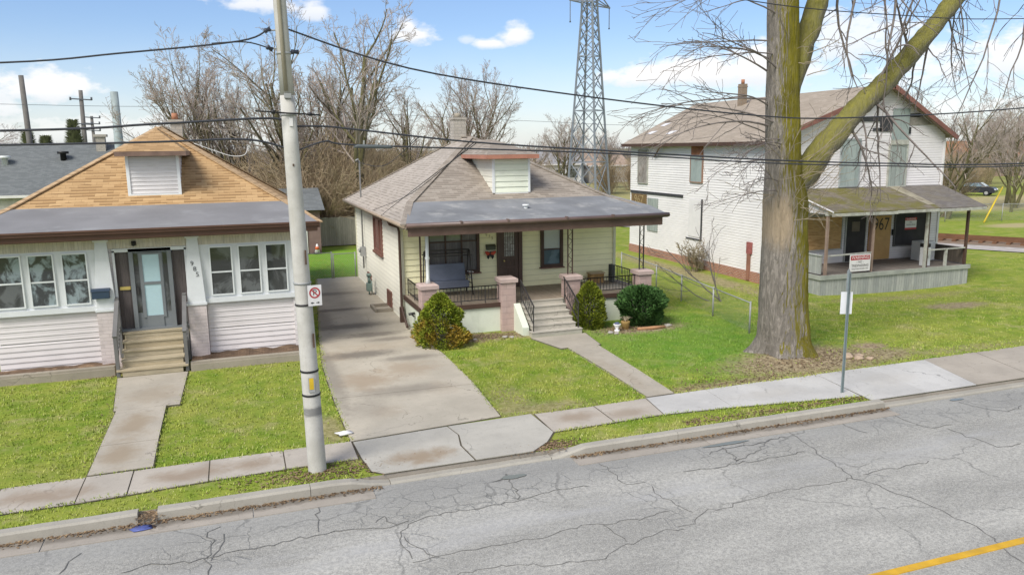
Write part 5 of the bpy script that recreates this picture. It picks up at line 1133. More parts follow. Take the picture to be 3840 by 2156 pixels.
for z, r, cx in RR:
    fl = max(0, 1 - z / 1.1) ** 2
    for j in range(NS):
        a = 2 * math.pi * j / NS
        lobe = fl * .26 * (math.sin(a * 5 + 1.2) * .6 + math.sin(a * 3 + .4) * .5)
        ww = noise.noise(V((math.cos(a) * 3, math.sin(a) * 3, z * 1.2 + 4))) * .35
        fur = -.055 * abs(noise.noise(V((math.cos(a + ww) * 8, math.sin(a + ww) * 8, z * .6)))) ** .7 - .03 * abs(noise.noise(V((math.cos(a - ww) * 17, math.sin(a - ww) * 17, z * 1.6 + 9)))) + .045 + .07 * noise.noise(V((math.cos(a) * 1.4, math.sin(a) * 1.4, z * .45)))
        bul = .06 * math.exp(-((z - 4.5) / .6) ** 2) * max(0, math.cos(a + .3))
        k = r * (1 + lobe + fur * 1.2) + bul
        tk.v.append((cx + math.cos(a) * k, ty + math.sin(a) * k * .95, z))
for i in range(len(RR) - 1):
    for j in range(NS): j2 = (j + 1) % NS; tk.f.append((base + i * NS + j, base + i * NS + j2, base + (i + 1) * NS + j2, base + (i + 1) * NS + j)); tk.mi.append(0); tk.smooth.append(True)
tk.build('trunk', M_bark, T)
def limb(name, pts, mat, seed, n=26, amp=.17):
    P = []
    for i in range(len(pts) - 1):
        p0 = pts[max(i - 1, 0)]; p1 = pts[i]; p2 = pts[i + 1]; p3 = pts[min(i + 2, len(pts) - 1)]
        for k in range(6):
            t_ = k / 6; P.append(tuple(.5 * (2 * p1[j] + (p2[j] - p0[j]) * t_ + (2 * p0[j] - 5 * p1[j] + 4 * p2[j] - p3[j]) * t_ * t_ + (3 * p1[j] - p0[j] - 3 * p2[j] + p3[j]) * t_ ** 3) for j in range(4)))
    P.append(pts[-1]); mb = MB(); b = len(mb.v); m = MB(); m.tube([p[:3] for p in P], [p[3] for p in P], n)
    vs = []
    for v in m.v:
        k = noise.noise(V(v) * 2.2 + V((seed, 0, 0))) * amp + noise.noise(V(v) * 7) * amp * .35; i = len(vs) // n; c = P[min(i, len(P) - 1)]
        vs.append(tuple(c[j] + (v[j] - c[j]) * (1 + k * 1.6) for j in range(3)))
    m.v = vs; m.build(name, mat, T); return [V(p[:3]) for p in P]
LP = limb('limb', [(14.55, 18, 3.95, .42), (14.75, 17.97, 4.7, .42), (15.25, 17.9, 5.42, .36), (16.0, 17.85, 6.25, .31), (16.85, 17.8, 7.12, .30), (17.6, 17.8, 7.72, .285), (18.5, 17.85, 8.5, .28), (19.4, 17.9, 9.35, .26), (20.4, 18, 10.3, .24), (21.8, 18, 11.4, .2), (23.6, 18, 12.3, .12)], M_limb, 3)
L2 = limb('limb', [(14.33, 18, 6.7, .34), (14.6, 18.05, 7.6, .31), (14.95, 18.1, 8.6, .29), (15.4, 18.15, 9.8, .27), (15.9, 18.2, 11.3, .26), (16.3, 18.2, 12.8, .2)], M_limb, 8)
q = random.Random(41); cr = MB(); tan = MB()
HANG = dict(n=[12, 8, 6], wig=[.17, .24, .28], trop=[-.75, -.5, -.2], taper=[.3, .4, .5], rmin=.0065, sides=[5, 4, 3], kids=[6, 4, 0], t0=[.15, .15, 0], ang=[(25, 70), (25, 70)], len=[.45, .5])
ARCH = dict(n=[11, 8, 5], wig=[.06, .11, .16], trop=[-.45, -.2, .05], taper=[.28, .4, .5], rmin=.006, sides=[5, 4, 3], kids=[7, 4, 0], t0=[.2, .2, 0], ang=[(15, 40), (20, 45)], len=[.45, .5])
for i in range(13):      # arching sprays on the left of the trunk
    z = q.uniform(5.9, 11.4); grow(q, [cr], V((13.98, 18 + q.uniform(-.3, .3), z)), V((-1, q.uniform(-.5, .35), q.uniform(.05, .5))), q.uniform(2.6, 4.4), q.uniform(.018, .030), 0, ARCH)
for i in range(7):
    z = q.uniform(4.6, 6.2); grow(q, [cr], V((14.1, 17.7, z)), V((-1, q.uniform(-.6, .1), q.uniform(-.1, .35))), q.uniform(1.8, 3.0), .018, 0, ARCH)
for i in range(16):      # crooked branches under and around the great limb
    p = LP[q.randrange(14, len(LP))]; up = q.random() < .4
    grow(q, [cr], p + V((0, 0, .1 if up else -.1)), V((q.uniform(-.5, .8), q.uniform(-.7, .5), q.uniform(.4, 1) if up else q.uniform(-1, -.1))), q.uniform(1.6, 3.6), q.uniform(.025, .05), 0, HANG)
for (x, z, L) in ((16.6, 11.4, 3.6), (17.3, 11.2, 4.2), (18.2, 11.6, 4.0), (19.2, 11.8, 4.6), (16.2, 10.6, 3.2), (21.6, 11.6, 5.4), (22.9, 12, 5.8), (23.6, 12.2, 5.0), (17.8, 11.0, 3.0), (20.6, 11.4, 4.0)):
    grow(q, [cr], V((x, 17.7 + q.uniform(-.4, .6), z)), V((q.uniform(-.3, .3), q.uniform(-.2, .2), -1)), L, q.uniform(.03, .055), 0, HANG)
for p0, p1 in (((15.35, 18.15, 9.9), (16.6, 17.7, 11.4)), ((15.8, 18.2, 11.1), (17.3, 17.7, 11.2)), ((16.1, 18.2, 12), (18.2, 17.7, 11.6)), ((17.3, 17.7, 11.2), (19.2, 17.7, 11.8)), ((22.5, 18, 11.8), (23.4, 17.7, 12.2))):
    a = V(p0); b = V(p1); cr.tube([a, a.lerp(b, .5) + V((0, 0, .25)), b], [.08, .07, .055], 6)
for i in range(46):      # pale shoots round the fork and along the trunk
    z = q.choice([q.uniform(3.6, 5.6), q.uniform(3.9, 5.2), q.uniform(5.5, 9)]); a = q.uniform(-2.9, .2); r = .47 if z > 5 else .55
    grow(q, [tan], V((14.45 + math.cos(a) * r, 18 + math.sin(a) * r, z)), V((math.cos(a), math.sin(a), q.uniform(-.3, 1.2))), q.uniform(.5, 1.9), q.uniform(.009, .016), 0, dict(n=[7, 5], wig=[.2, .25], trop=[.2, .1], taper=[.45, .5], rmin=.005, sides=[4, 3], kids=[4, 0], t0=[.25, 0], ang=[(20, 60)], len=[.5]))
cr.cur = 1
for f_, s_ in zip(tan.f, tan.smooth): cr.f.append(tuple(i + len(cr.v) for i in f_)); cr.mi.append(1); cr.smooth.append(s_)
cr.v.extend(tan.v); cr.build('crown', [M_twig, M_tantwig], T)

# grass: short tufts on the lawns
def in_poly(x, y, pg):
    c = False; j = len(pg) - 1
    for i in range(len(pg)):
        if (pg[i][1] > y) != (pg[j][1] > y) and x < (pg[j][0] - pg[i][0]) * (y - pg[i][1]) / (pg[j][1] - pg[i][1]) + pg[i][0]: c = not c
        j = i
    return c
HARD = dv + [[(1.9, 13.7), (6.1, 13.7), (6.1, 15.9), (1.9, 15.7)], [(-3.02, 15.6), (-1.87, 15.6), (-1.9, 19.58), (-3.02, 19.58)], [(-3.36, 19.56), (-1.6, 19.56), (-1.5, 23), (-3.4, 23)], [(9.08, 15.8), (9.9, 15.8), (10.2, 21), (9.2, 21)], [(8.6, 20.9), (10.3, 20.9), (10.6, 24), (8.5, 24)], [(22.4, 25.3), (30.8, 25.3), (30.8, 29), (22.4, 29)]]
BARE = [(14.9, 17.15, 2.8, 1.25), (1.5, 16.6, .4, .9), (6.3, 16.4, 1.1, .35), (11.8, 16.25, 2.2, .25), (-2.0, 22.3, .6, .3), (7.4, 18.6, .5, .3), (-4.6, 17.8, .35, .25), (.2, 18.4, .4, .22), (19.5, 19.2, .6, .25), (22.5, 18.4, .8, .3), (17.75, 17.8, .7, .4), (25.6, 21.6, 1.5, .65), (7.0, 23.4, 1.5, .6), (8.6, 23.3, 1.3, .5), (12.5, 22.6, 1.7, .65), (17.2, 17.0, 1.4, .6)]
q = random.Random(9); gm = MB()
for (x0, x1, y0, y1, dens) in [(-7, 1.9, 15.7, 22.9, 150), (5.3, 9.2, 15.95, 23.8, 170), (9.8, 22, 16.0, 23.2, 120), (13.8, 22, 23.2, 28, 80), (22, 31, 16.2, 25.3, 60), (31, 40, 17, 30, 28), (-9, 2.0, 13.8, 14.46, 150), (6, 14.2, 13.8, 14.7, 150), (1.7, 5.3, 37.3, 44, 50)]:
    for i in range(int((x1 - x0) * (y1 - y0) * dens)):
        x = q.uniform(x0, x1); y = q.uniform(y0, y1)
        if 13.8 < y < 14.8 and x > 6 and y > 14.7 - (x - 8.9) * .105 and x > 8.9: continue
        if any(in_poly(x, y, pg) for pg in HARD): continue
        if y > 23.1 and -9 < x < 1.7: continue
        if y > 23.9 and 5.2 < x < 13.9: continue
        if (x - 14.8) ** 2 + (y - 18) ** 2 < 1.1: continue
        if any(((x - a) / c) ** 2 + ((y - b) / d) ** 2 < 1 for a, b, c, d in BARE) and q.random() < .85: continue
        z = dip(x, y); k = .75 + .6 * noise.noise(V((x * 1.3, y * 1.3, 3)))
        for b_ in range(3):
            a = q.uniform(0, 6.28); hgt = q.uniform(.025, .065) * max(.3, k * 1.15); lean = q.uniform(.2, .9) * hgt; w_ = .008 + .006 * q.random(); px = x + q.uniform(-.03, .03); py = y + q.uniform(-.03, .03)
            ca, sa = math.cos(a), math.sin(a)
            gm.face([(px - sa * w_, py + ca * w_, z - .005), (px + sa * w_, py - ca * w_, z - .005), (px + ca * lean, py + sa * lean, z + hgt)])
edges = [(a, b) for pg in dv + [[(-3.02, 15.7), (-1.88, 15.7), (-1.91, 19.57), (-3.02, 19.57)], [(-3.07, 19.6), (-1.6, 19.6), (-1.56, 22.5), (-3.34, 22.5)], [(9.1, 15.95), (9.87, 15.97), (10.2, 20.95), (9.2, 20.95)]] for a, b in ((pg[1], pg[2]), (pg[3], pg[0]))] + [((-9, 15.63), (1.9, 15.65)), ((6.1, 15.84), (9.0, 15.9)), ((9.9, 15.95), (18, 16.03)), ((18, 16.07), (34, 16.1)), ((-9, 14.44), (-3, 14.47)), ((-3, 14.5), (1.9, 14.62)), ((6.1, 14.6), (8.85, 14.72)), ((8.9, 14.72), (13.9, 14.14)), ((-9, 13.8), (2.0, 13.8)), ((6.2, 13.8), (13.9, 13.8))]
for a, b in edges:
    L = math.hypot(b[0] - a[0], b[1] - a[1])
    for i in range(int(L * 75)):
        f = q.random(); x = a[0] + (b[0] - a[0]) * f; y = a[1] + (b[1] - a[1]) * f; o1 = .09 * noise.noise(V((x * 2, y * 2, 7))) + q.gauss(0, .04); nx_, ny_ = -(b[1] - a[1]) / L, (b[0] - a[0]) / L
        if 5.0 < x < 5.4 and y > 24.5: continue
        x += nx_ * o1; y += ny_ * o1; an = q.uniform(0, 6.28); hgt = q.uniform(.02, .055); w_ = .01; ca, sa = math.cos(an), math.sin(an); z = -.005
        gm.face([(x - sa * w_, y + ca * w_, z), (x + sa * w_, y - ca * w_, z), (x + ca * hgt * .7, y + sa * hgt * .7, z + hgt)])
def mat_blade():
    m, t, p = material('grass_blade', .8, .15)
    o = t.coord(); gi = t.n.new('ShaderNodeNewGeometry').outputs['Random Per Island']; n = t.noise(o, 1.6, 6, .65); n0 = t.noise(o, .35, 5, .6)
    cc = t.mix(t.ramp(n, .32, .68), (.195, .31, .03), (.38, .43, .075)); cc = t.mix(t.ramp(n0, .42, .7, 0, .5), cc, (.42, .41, .10))
    cc = t.mix(t.ramp(gi, .74, .95, 0, .75, False), cc, (.50, .46, .23))
    cc = t.mix(t.math('MULTIPLY', t.ramp(t.noise(o, .9, 5, .7, .4), .53, .68), .6), cc, (.48, .42, .20)); cc = t.mix(t.ramp(gi, .0, .25, .45, 0, False), cc, (.09, .17, .015))
    s = t.sep(o); lush = t.blob(s, 13.2, 21.0, 5.0, 5.2, .7, n, .3); cc = t.mix(t.math('MULTIPLY', lush, .5), cc, (.10, .29, .035))
    t.l.new(cc, p.inputs['Base Color']); return m
tag(gm.build('grass', mat_blade()), 'short spring grass on the front lawns', 'grass', kind='stuff')
# dead leaves gathered along kerbs, beds and round the tree
lv = MB()
def litter(n, fx):
    for i in range(n):
        x, y, z = fx(); a = q.uniform(0, 6.28); s_ = q.uniform(.015, .04); tl = q.uniform(-.4, .4) * s_
        lv.face([(x + math.cos(a) * s_, y + math.sin(a) * s_, z + tl), (x - math.sin(a) * s_ * .6, y + math.cos(a) * s_ * .6, z + .008), (x - math.cos(a) * s_, y - math.sin(a) * s_, z - tl + .012), (x + math.sin(a) * s_ * .6, y - math.cos(a) * s_ * .6, z + .004)])
def gx_(): 
    while True:
        x = q.uniform(-6, 14.2)
        if not 2.2 < x < 6: return x
litter(1900, lambda: (gx_(), 13.53 - abs(q.gauss(0, .07)), RZ + .018))
litter(900, lambda: (q.gauss(1.3, .8), q.gauss(14.25, .22), -.015)); litter(700, lambda: (q.gauss(5.6, .4), q.gauss(13.98, .13), -.02)); litter(900, lambda: (q.uniform(9, 13.9), q.gauss(14.05, .13), -.015)); litter(250, lambda: (q.gauss(-1.75, .12), q.gauss(13.65, .15), -.05))
def on(cx, cy, sx, sy):
    def f(): x = q.gauss(cx, sx); y = q.gauss(cy, sy); return x, y, dip(x, y) + .012
    return f
litter(1500, on(14.9, 17.0, 1.7, .6)); litter(900, on(7.4, 23.4, .8, .3)); litter(900, on(12.3, 22.7, .9, .3)); litter(500, on(11.5, 16.3, 1.6, .2)); litter(300, on(-2.9, 19.5, .25, 1.8)); litter(300, on(-2.9, 22.9, .6, .1))
tag(lv.build('leaf_litter', mat_leaf('dead_leaf', (.10, .06, .035), (.34, .24, .14), sc_=1)), 'dead brown leaves along the kerb and flower beds', 'leaves', kind='stuff')
# ================================================================== street furniture
def mat_pole():
    m, t, p = material('pole_concrete', .85, .2)
    o = t.coord(); s = t.sep(o); n = t.noise(o, 2.5, 5); f = t.noise(o, 50, 3)
    cc = t.mix(t.ramp(n, .3, .7), (.44, .425, .385), (.57, .555, .515)); cc = t.mix(t.ramp(t.noise(o, 18, 5, .8), .52, .68, 0, .35), cc, (.36, .34, .30)); cc = t.mix(t.math('MULTIPLY', f, .35), cc, (.33, .31, .28))
    st = t.noise(t.scale(o, 7, 7, .35), 1.5, 4); cc = t.mix(t.ramp(st, .55, .75, 0, .35), cc, (.37, .34, .29))
    sc_ = t.math('MULTIPLY', t.blob((s[2], s[0]), 1.18, .08, .10, .5, .5, t.noise(t.scale(o, 2, 2, 9), 3, 5), .6), .75)
    cc = t.mix(sc_, cc, (.13, .13, .13)); t.l.new(cc, p.inputs['Base Color']); bumpn(t, p, f, .2, .01); return m
px_ = lambda z: 1.115 - .0199 * z
P_ = thing('utility_pole', (1.115, 14.45, 0), 'tall tapered concrete utility pole at the kerb', 'utility pole')
m_ = MB(); m_.tube([(px_(z), 14.45, z) for z in (-.4, 0, 1.5, 3, 4.5, 6, 6.95)], [.172 - .0066 * z for z in (-.4, 0, 1.5, 3, 4.5, 6, 6.95)], 20); m_.tube([(px_(z), 14.45, z) for z in (6.951, 8, 9.5, 11.5)], [.118, .112, .102, .092], 20); m_.build('shaft', mat_pole(), P_)
m_ = MB(); m_.tube([(px_(z) - .02, 14.45 - .118 + .005 * (z - 7), z) for z in (7.02, 8, 9.5, 11.4)], [.036] * 4, 8); m_.build('conduit', plain('conduit_tan', (.30, .27, .20), .6, .15), P_)
m_ = MB(); m_.box(px_(6.95) - .06, px_(6.95) + .06, 14.3, 14.36, 6.90, 6.98); m_.build('bracket', M_pipe, P_)
for z, r, mt in ((3.62, .152, M_pipe), (3.22, .155, M_iron), (1.96, .163, M_black), (1.5, .166, M_black), (6.62, .13, M_pipe), (7.66, .118, M_pipe)):
    m_ = MB(); m_.tube([(px_(z), 14.45, z - .018), (px_(z), 14.45, z + .018)], [r + .008] * 2, 20); m_.build('band', mt, P_)
for (x, z, dx, dz) in ((.715, 8.04, .09, .045), (.735, 7.74, .09, -.05), (1.15, 7.69, .12, 0)):
    m_ = MB(); m_.tube([(x - dx / 2 * 1.1, 14.45, z - dz / 2), (x - dx * .15, 14.45, z - dz * .1), (x - dx * .1, 14.45, z), (x + dx / 2 * 1.1, 14.45, z + dz / 2)], [.042, .042, .03, .042], 10); m_.build('insulator', plain('dark_blue_insulator', (.05, .055, .075), .4), P_)
    m_ = MB(); m_.tube([(x, 14.45, z), (px_(z), 14.45, z)], .014, 6); m_.build('insulator_rod', M_pipe, P_)
m_ = MB(); m_.tube([(.42, 14.28, 6.68), (.7, 14.28, 6.66), (.95, 14.28, 6.64), (1.2, 14.28, 6.63), (1.5, 14.28, 6.61)], .016, 6); m_.tube([(.68, 14.28, 6.665), (.75, 14.28, 6.66)], .035, 8); m_.tube([(1.3, 14.28, 6.625), (1.36, 14.28, 6.622)], .03, 8); m_.build('cable_arm', M_black, P_)
PF = lambda z0, d: (lambda u, v, w_: (px_(z0) + u, 14.45 - d - w_, v))
m_ = MB(); m_.mbox(PF(6.55, .13), -.01, .05, 6.42, 6.56, 0, .012); m_.build('warning_tag', M_signwhite, P_)
m_ = MB(); m_.mbox(PF(1.73, .166), -.05, .06, 1.58, 1.86, 0, .012); tg = m_.build('pole_tag', M_pipe, P_); MB().mbox(PF(1.73, .166), -.035, .045, 1.63, 1.85, .0125, .016).build('yellow_label', plain('tag_yellow', (.62, .42, .03), .5), tg)
for z, u in ((5.75, .0), (4.1, .085), (2.55, .11)): m_ = MB(); m_.mbox(PF(z, .155 if z < 5 else .138), u - .012, u + .014, z - (.02 if z > 5 else .13), z + (.02 if z > 5 else .13), -.04, .006); m_.build('pole_mark', plain('rust_hole_dark', (.10, .06, .04), .8), P_)  # top mark is a hole, its darkness painted on
N_ = thing('parking_sign', (1.25, 14.26, 3.2), 'small white no parking sign with a red ring strapped to the concrete pole', 'sign')
def SG(u, v, w_): a = rad(8); return (1.235 + u * math.cos(a) + w_ * math.sin(a), 14.27 + u * math.sin(a) - w_ * math.cos(a), 3.40 + v)
m_ = MB(); m_.mbox(SG, -.125, .125, -.19, .19, 0, .008); m_.build('plate', M_signwhite, N_)
def ring(mp, cx, cy, r0, r1, w_, n=28):
    mb = MB()
    for i in range(n):
        a = 2 * math.pi * i / n; b = 2 * math.pi * (i + 1) / n
        mb.face([mp(cx + r0 * math.cos(a), cy + r0 * math.sin(a), w_), mp(cx + r1 * math.cos(a), cy + r1 * math.sin(a), w_), mp(cx + r1 * math.cos(b), cy + r1 * math.sin(b), w_), mp(cx + r0 * math.cos(b), cy + r0 * math.sin(b), w_)])
    mb.faces([mp(-.06 + cx, .075 + cy, w_ + .001), mp(-.075 + cx, .06 + cy, w_ + .001), mp(.06 + cx, -.075 + cy, w_ + .001), mp(.075 + cx, -.06 + cy, w_ + .001)], [(0, 1, 2, 3)]); return mb
ring(SG, 0, .05, .075, .10, .0125).build('red_ring', M_red, N_)
lettering('P', 'lettering', SG, .0, .05, .15, M_black, N_, w=.0105)
for s_ in (-1, 1): m_ = MB(); m_.faces([SG(s_ * .085, -.135, .011), SG(s_ * .05, -.115, .011), SG(s_ * .05, -.155, .011)], [(0, 1, 2)]); m_.faces([SG(s_ * .05, -.142, .011), SG(s_ * .02, -.142, .011), SG(s_ * .02, -.128, .011), SG(s_ * .05, -.128, .011)], [(0, 1, 2, 3)]); m_.build('arrow', M_black, N_)

S_ = thing('sign_post', (13.72, 14.52, 0), 'thin galvanised sign post with a white plate seen from behind at the kerb', 'sign post')
m_ = MB()
for dx, dy, w_, h_ in ((0, 0, .05, .012), (-.028, -.012, .012, .03), (.028, -.012, .012, .03)): m_.box(13.72 + dx - w_ / 2, 13.72 + dx + w_ / 2, 14.52 + dy - h_ / 2, 14.52 + dy + h_ / 2, -.2, 2.98)
m_.build('post', plain('post_steel', (.20, .245, .25), .5, .15, 3, 30, .05), S_)
m_ = MB(); m_.faces([(13.60, 14.62, 1.96), (13.86, 14.52, 1.96), (13.86, 14.52, 2.50), (13.60, 14.62, 2.50), (13.61, 14.635, 1.96), (13.87, 14.535, 1.96), (13.87, 14.535, 2.50), (13.61, 14.635, 2.50)], [(0, 1, 2, 3), (7, 6, 5, 4), (3, 2, 6, 7), (1, 5, 6, 2), (0, 3, 7, 4)]); m_.build('lower_plate', plain('plate_back', (.72, .73, .75), .45, .05), S_)
m_ = MB(); m_.faces([(13.70, 14.49, 2.5), (13.83, 14.72, 2.5), (13.83, 14.72, 2.98), (13.765, 14.605, 3.06), (13.70, 14.49, 2.98), (13.715, 14.48, 2.5), (13.845, 14.71, 2.5), (13.845, 14.71, 2.98), (13.78, 14.595, 3.06), (13.715, 14.48, 2.98)], [(0, 1, 2, 3, 4), (9, 8, 7, 6, 5), (0, 5, 6, 1), (1, 6, 7, 2)]); m_.build('upper_plate', plain('plate_grey', (.42, .46, .48), .4, .08), S_)

# overhead lines strung along the street and down to the house
M_cable = plain('black_cable', (.04, .042, .05), .5, .15, 1, 10, 0); M_thin = plain('grey_wire', (.12, .13, .15), .6, .1)
def cable(label, pts, r, mat=None, y=14.45, sag_n=6):
    P = [(p[0], y, p[1]) if len(p) == 2 else p for p in pts]; Q = []
    for i in range(len(P) - 1):
        p0 = P[max(i - 1, 0)]; p1 = P[i]; p2 = P[i + 1]; p3 = P[min(i + 2, len(P) - 1)]
        for k in range(sag_n):
            t_ = k / sag_n; Q.append(tuple(.5 * (2 * p1[j] + (p2[j] - p0[j]) * t_ + (2 * p0[j] - 5 * p1[j] + 4 * p2[j] - p3[j]) * t_ * t_ + (3 * p1[j] - p0[j] - 3 * p2[j] + p3[j]) * t_ ** 3) for j in range(3)))
    Q.append(P[-1]); mb = MB(); mb.tube(Q, r, 7); return tag(mb.build('power_line', mat or M_cable, origin=P[0]), label, 'power line', 'overhead lines on the street poles')
cable('top black cable running left from the concrete pole', [(-34, 9.6), (-16, 7.6), (-7.5, 7.2), (-3.32, 7.40), (-1.62, 7.59), (.23, 7.84), (.71, 8.04)], .015)
cable('short black cable branching to the lower left spool on the concrete pole', [(-.2, 7.79), (.35, 7.83), (.73, 7.74)], .012)
cable('sagging black cable running right from the top of the concrete pole', [(.95, 8.1), (3.17, 7.46), (6.53, 7.02), (10.79, 6.64), (13.51, 6.6), (18.82, 6.85), (28, 7.6), (44, 9.2)], .016)
cable('thick black cable arriving from the left above the tan roof', [(-34, 7.6), (-12, 6.25), (-3.43, 6.36), (-1.24, 6.46), (.55, 6.56), (.97, 6.5)], .020)
cable('lowest black cable on the left passing the dormer', [(-34, 7.2), (-12, 6.1), (-3.46, 6.14), (-1.15, 6.17), (.25, 6.2), (.97, 6.02)], .018)
cable('upper of the two thick cables running right past the yellow dormer', [(1.02, 6.42), (1.6, 6.42), (2.18, 6.36), (4.38, 6.12), (7.33, 5.92), (10.84, 5.70), (14.18, 5.56), (19.03, 5.47), (30, 5.7), (46, 7.2)], .017)
cable('lower of the two thick cables running right past the yellow dormer', [(1.05, 5.98), (1.6, 6.16), (2.09, 6.09), (5.25, 5.96), (7.42, 5.86), (10.84, 5.63), (14.18, 5.5), (19.03, 5.41), (30, 5.65), (46, 7.1)], .015)
cable('high thin wire crossing in front of the upper tree trunk', [(4, 9.8), (10.32, 9.02), (14.85, 8.89), (18.51, 8.98), (28, 9.6), (44, 11)], .011)
cable('pale slack loop of cable hanging over the tan roof', [(-.6, 6.14), (-.25, 6.0), (.0, 5.92), (.2, 5.94), (.27, 6.08)], .006, M_signwhite)
cable('thin service wire falling to the mast on the yellow bungalow', [(3.3, 14.45, 6.22), (4.3, 24, 5.5), (5.05, 34.42, 5.5)], .009)
cable('thin service wire falling to the side eave of the yellow bungalow', [(4.38, 14.45, 6.12), (4.75, 22, 4.75), (4.9, 30.5, 3.62)], .009)
cable('second thin service wire falling to the side eave of the yellow bungalow', [(4.42, 14.45, 6.1), (4.6, 21, 4.9), (4.78, 27.5, 3.66)], .009)
cable('faint far wire crossing the sky behind both bungalows', [(-60, 60, 10.4), (-14, 60, 9.2), (1.2, 60, 9.05), (22.9, 60, 8.15), (38.6, 60, 7.8), (80, 60, 8.6)], .014, M_thin)
c_ = thing('cable_closure', (2.35, 14.45, 6.05), 'dark cable splice case hung on the cables right of the concrete pole', 'cable box')
m_ = MB(); m_.tube([(2.1, 14.45, 6.055), (2.16, 14.45, 6.065), (2.72, 14.45, 6.05), (2.8, 14.45, 6.04)], [.02, .036, .036, .02], 10); m_.build('case', plain('case_grey', (.10, .115, .12), .5), c_)
for x in (2.27, 2.5): m_ = MB(); m_.bar((x, 14.45, 6.05), (x + .01, 14.45, 6.17), .025); m_.build('clamp', M_pipe, c_)

# ================================================================== fences
def mat_mesh():
    m, t, p = material('chain_link', .5, .4)
    p.inputs['Base Color'].default_value = (.30, .33, .32, 1); p.inputs['Metallic'].default_value = .3
    uv = t.sep(t.coord('UV')); k = 18.0
    a = t.math('FRACT', t.math('MULTIPLY', t.math('ADD', uv[0], uv[1]), k / 2)); b = t.math('FRACT', t.math('MULTIPLY', t.math('SUBTRACT', uv[0], uv[1]), k / 2))
    wire = t.math('MAXIMUM', t.math('LESS_THAN', a, .07), t.math('LESS_THAN', b, .07))
    t.l.new(wire, p.inputs['Alpha']); return m
M_mesh = mat_mesh()
def wire_fence(pts, hgt, label, group=None, rail=True, name='wire_fence', z=0.0):
    t_ = thing(name, (pts[0][0], pts[0][1], 0), label, 'fence', group); mb = MB()
    for x, y in pts: p_ = MB(); p_.tube([(x, y, -.1), (x, y, hgt + .05)], .03, 8); p_.build('post', M_pipe, t_)
    for (a, b) in zip(pts, pts[1:]):
        mb.face([(a[0], a[1], .03), (b[0], b[1], .03), (b[0], b[1], hgt), (a[0], a[1], hgt)])
        if rail: r_ = MB(); r_.tube([(a[0], a[1], hgt), (b[0], b[1], hgt)], .02, 6); r_.build('rail', M_pipe, t_)
    mb.build('wire_mesh', M_mesh, t_); return t_
wire_fence([(15.5, 20.6), (15.92, 23.3), (16.35, 26.1), (16.78, 28.8), (17.3, 33)], .98, 'low chain link fence between the yellow bungalow lawn and the big tree')
wire_fence([(1.5, 37.2), (4.08, 37.15)], 1.22, 'short chain link fence at the back left end of the driveway'); wire_fence([(4.16, 37.15), (5.2, 37.2)], 1.15, 'chain link gate at the end of the driveway beside the yellow bungalow', name='wire_gate')
wire_fence([(44, 47.5), (48, 46.6), (52.0, 45.5), (56.4, 44.2), (60.5, 42.5), (64, 40)], 1.3, 'chain link fence on the grass beyond the railway')
f_ = MB(); q = random.Random(3); M_fb = planks('grey_fence_boards', (.27, .25, .22), (.37, .345, .30), .14, 0, .9, .6)
x = -3.0
while x < 16: f_.box(x, x + .138, 50.0 + q.uniform(-.008, .008), 50.03, .02, 1.82 + q.uniform(-.03, .03)); x += .142
t_ = thing('board_fence', (6, 50, 0), 'weathered grey board fence across the back garden', 'fence'); f_.build('boards', M_fb, t_)
m_ = MB(); m_.box(-3, 16, 50.03, 50.08, .4, .5); m_.box(-3, 16, 50.03, 50.08, 1.4, 1.5); m_.build('rails', M_fb, t_)

# ================================================================== things on the yellow porch and in its garden
t_ = thing('porch_swing', (6.85, 26.0, .94), 'metal framed porch swing with a blue grey cushion', 'swing')
for x in (6.02, 7.62):
    m_ = MB(); m_.tube([(x, 25.62, .95), (x, 25.98, 2.5), (x, 26.12, 2.5), (x, 26.44, .95)], .024, 6); m_.bar((x, 25.72, 1.35), (x, 26.36, 1.35), .03); m_.build('leg_frame', M_iron, t_)
m_ = MB(); m_.tube([(6.02, 26.05, 2.52), (7.62, 26.05, 2.52)], .024, 6); m_.tube([(6.0, 25.72, 2.36), (7.64, 25.72, 2.36)], .018, 6); m_.tube([(6.0, 26.38, 2.36), (7.64, 26.38, 2.36)], .018, 6); m_.build('canopy_frame', M_iron, t_)
M_cush = plain('blue_grey_cushion', (.165, .185, .245), .85, .12, 2, 30, .2)
m_ = MB(); m_.loft([(6.14, 25.74, 1.36), (7.5, 25.74, 1.36), (7.5, 26.2, 1.30), (6.14, 26.2, 1.30)], [(6.14, 25.74, 1.48), (7.5, 25.74, 1.48), (7.5, 26.2, 1.42), (6.14, 26.2, 1.42)]); m_.build('seat', M_cush, t_, bevel=.03)
m_ = MB(); m_.loft([(6.14, 26.02, 1.44), (7.5, 26.02, 1.44), (7.5, 26.12, 1.42), (6.14, 26.12, 1.42)], [(6.14, 26.22, 2.02), (7.5, 26.22, 2.02), (7.5, 26.32, 2.0), (6.14, 26.32, 2.0)]); m_.build('backrest', M_cush, t_, bevel=.03)
m_ = MB(); m_.box(6.12, 7.52, 25.72, 25.74, 1.22, 1.45); m_.build('valance', M_cush, t_)
for x in (6.1, 7.54): m_ = MB(); m_.bar((x, 25.78, 1.36), (x, 26.05, 2.5), .014); m_.bar((x, 25.76, 1.62), (x, 26.2, 1.66), .03); m_.build('hanger', M_iron, t_)
m_ = MB(); m_.box(7.56, 7.72, 25.8, 26.1, 1.5, 1.52); m_.box(7.56, 7.72, 25.8, 26.1, 1.72, 1.74); m_.build('side_tray', M_signwhite, t_)
t_ = thing('butterfly_ornament', (8.56, 26.5, 2.24), 'red and black butterfly ornament on the wall beside the brown door', 'ornament'); BF = front(26.52)
m_ = MB()
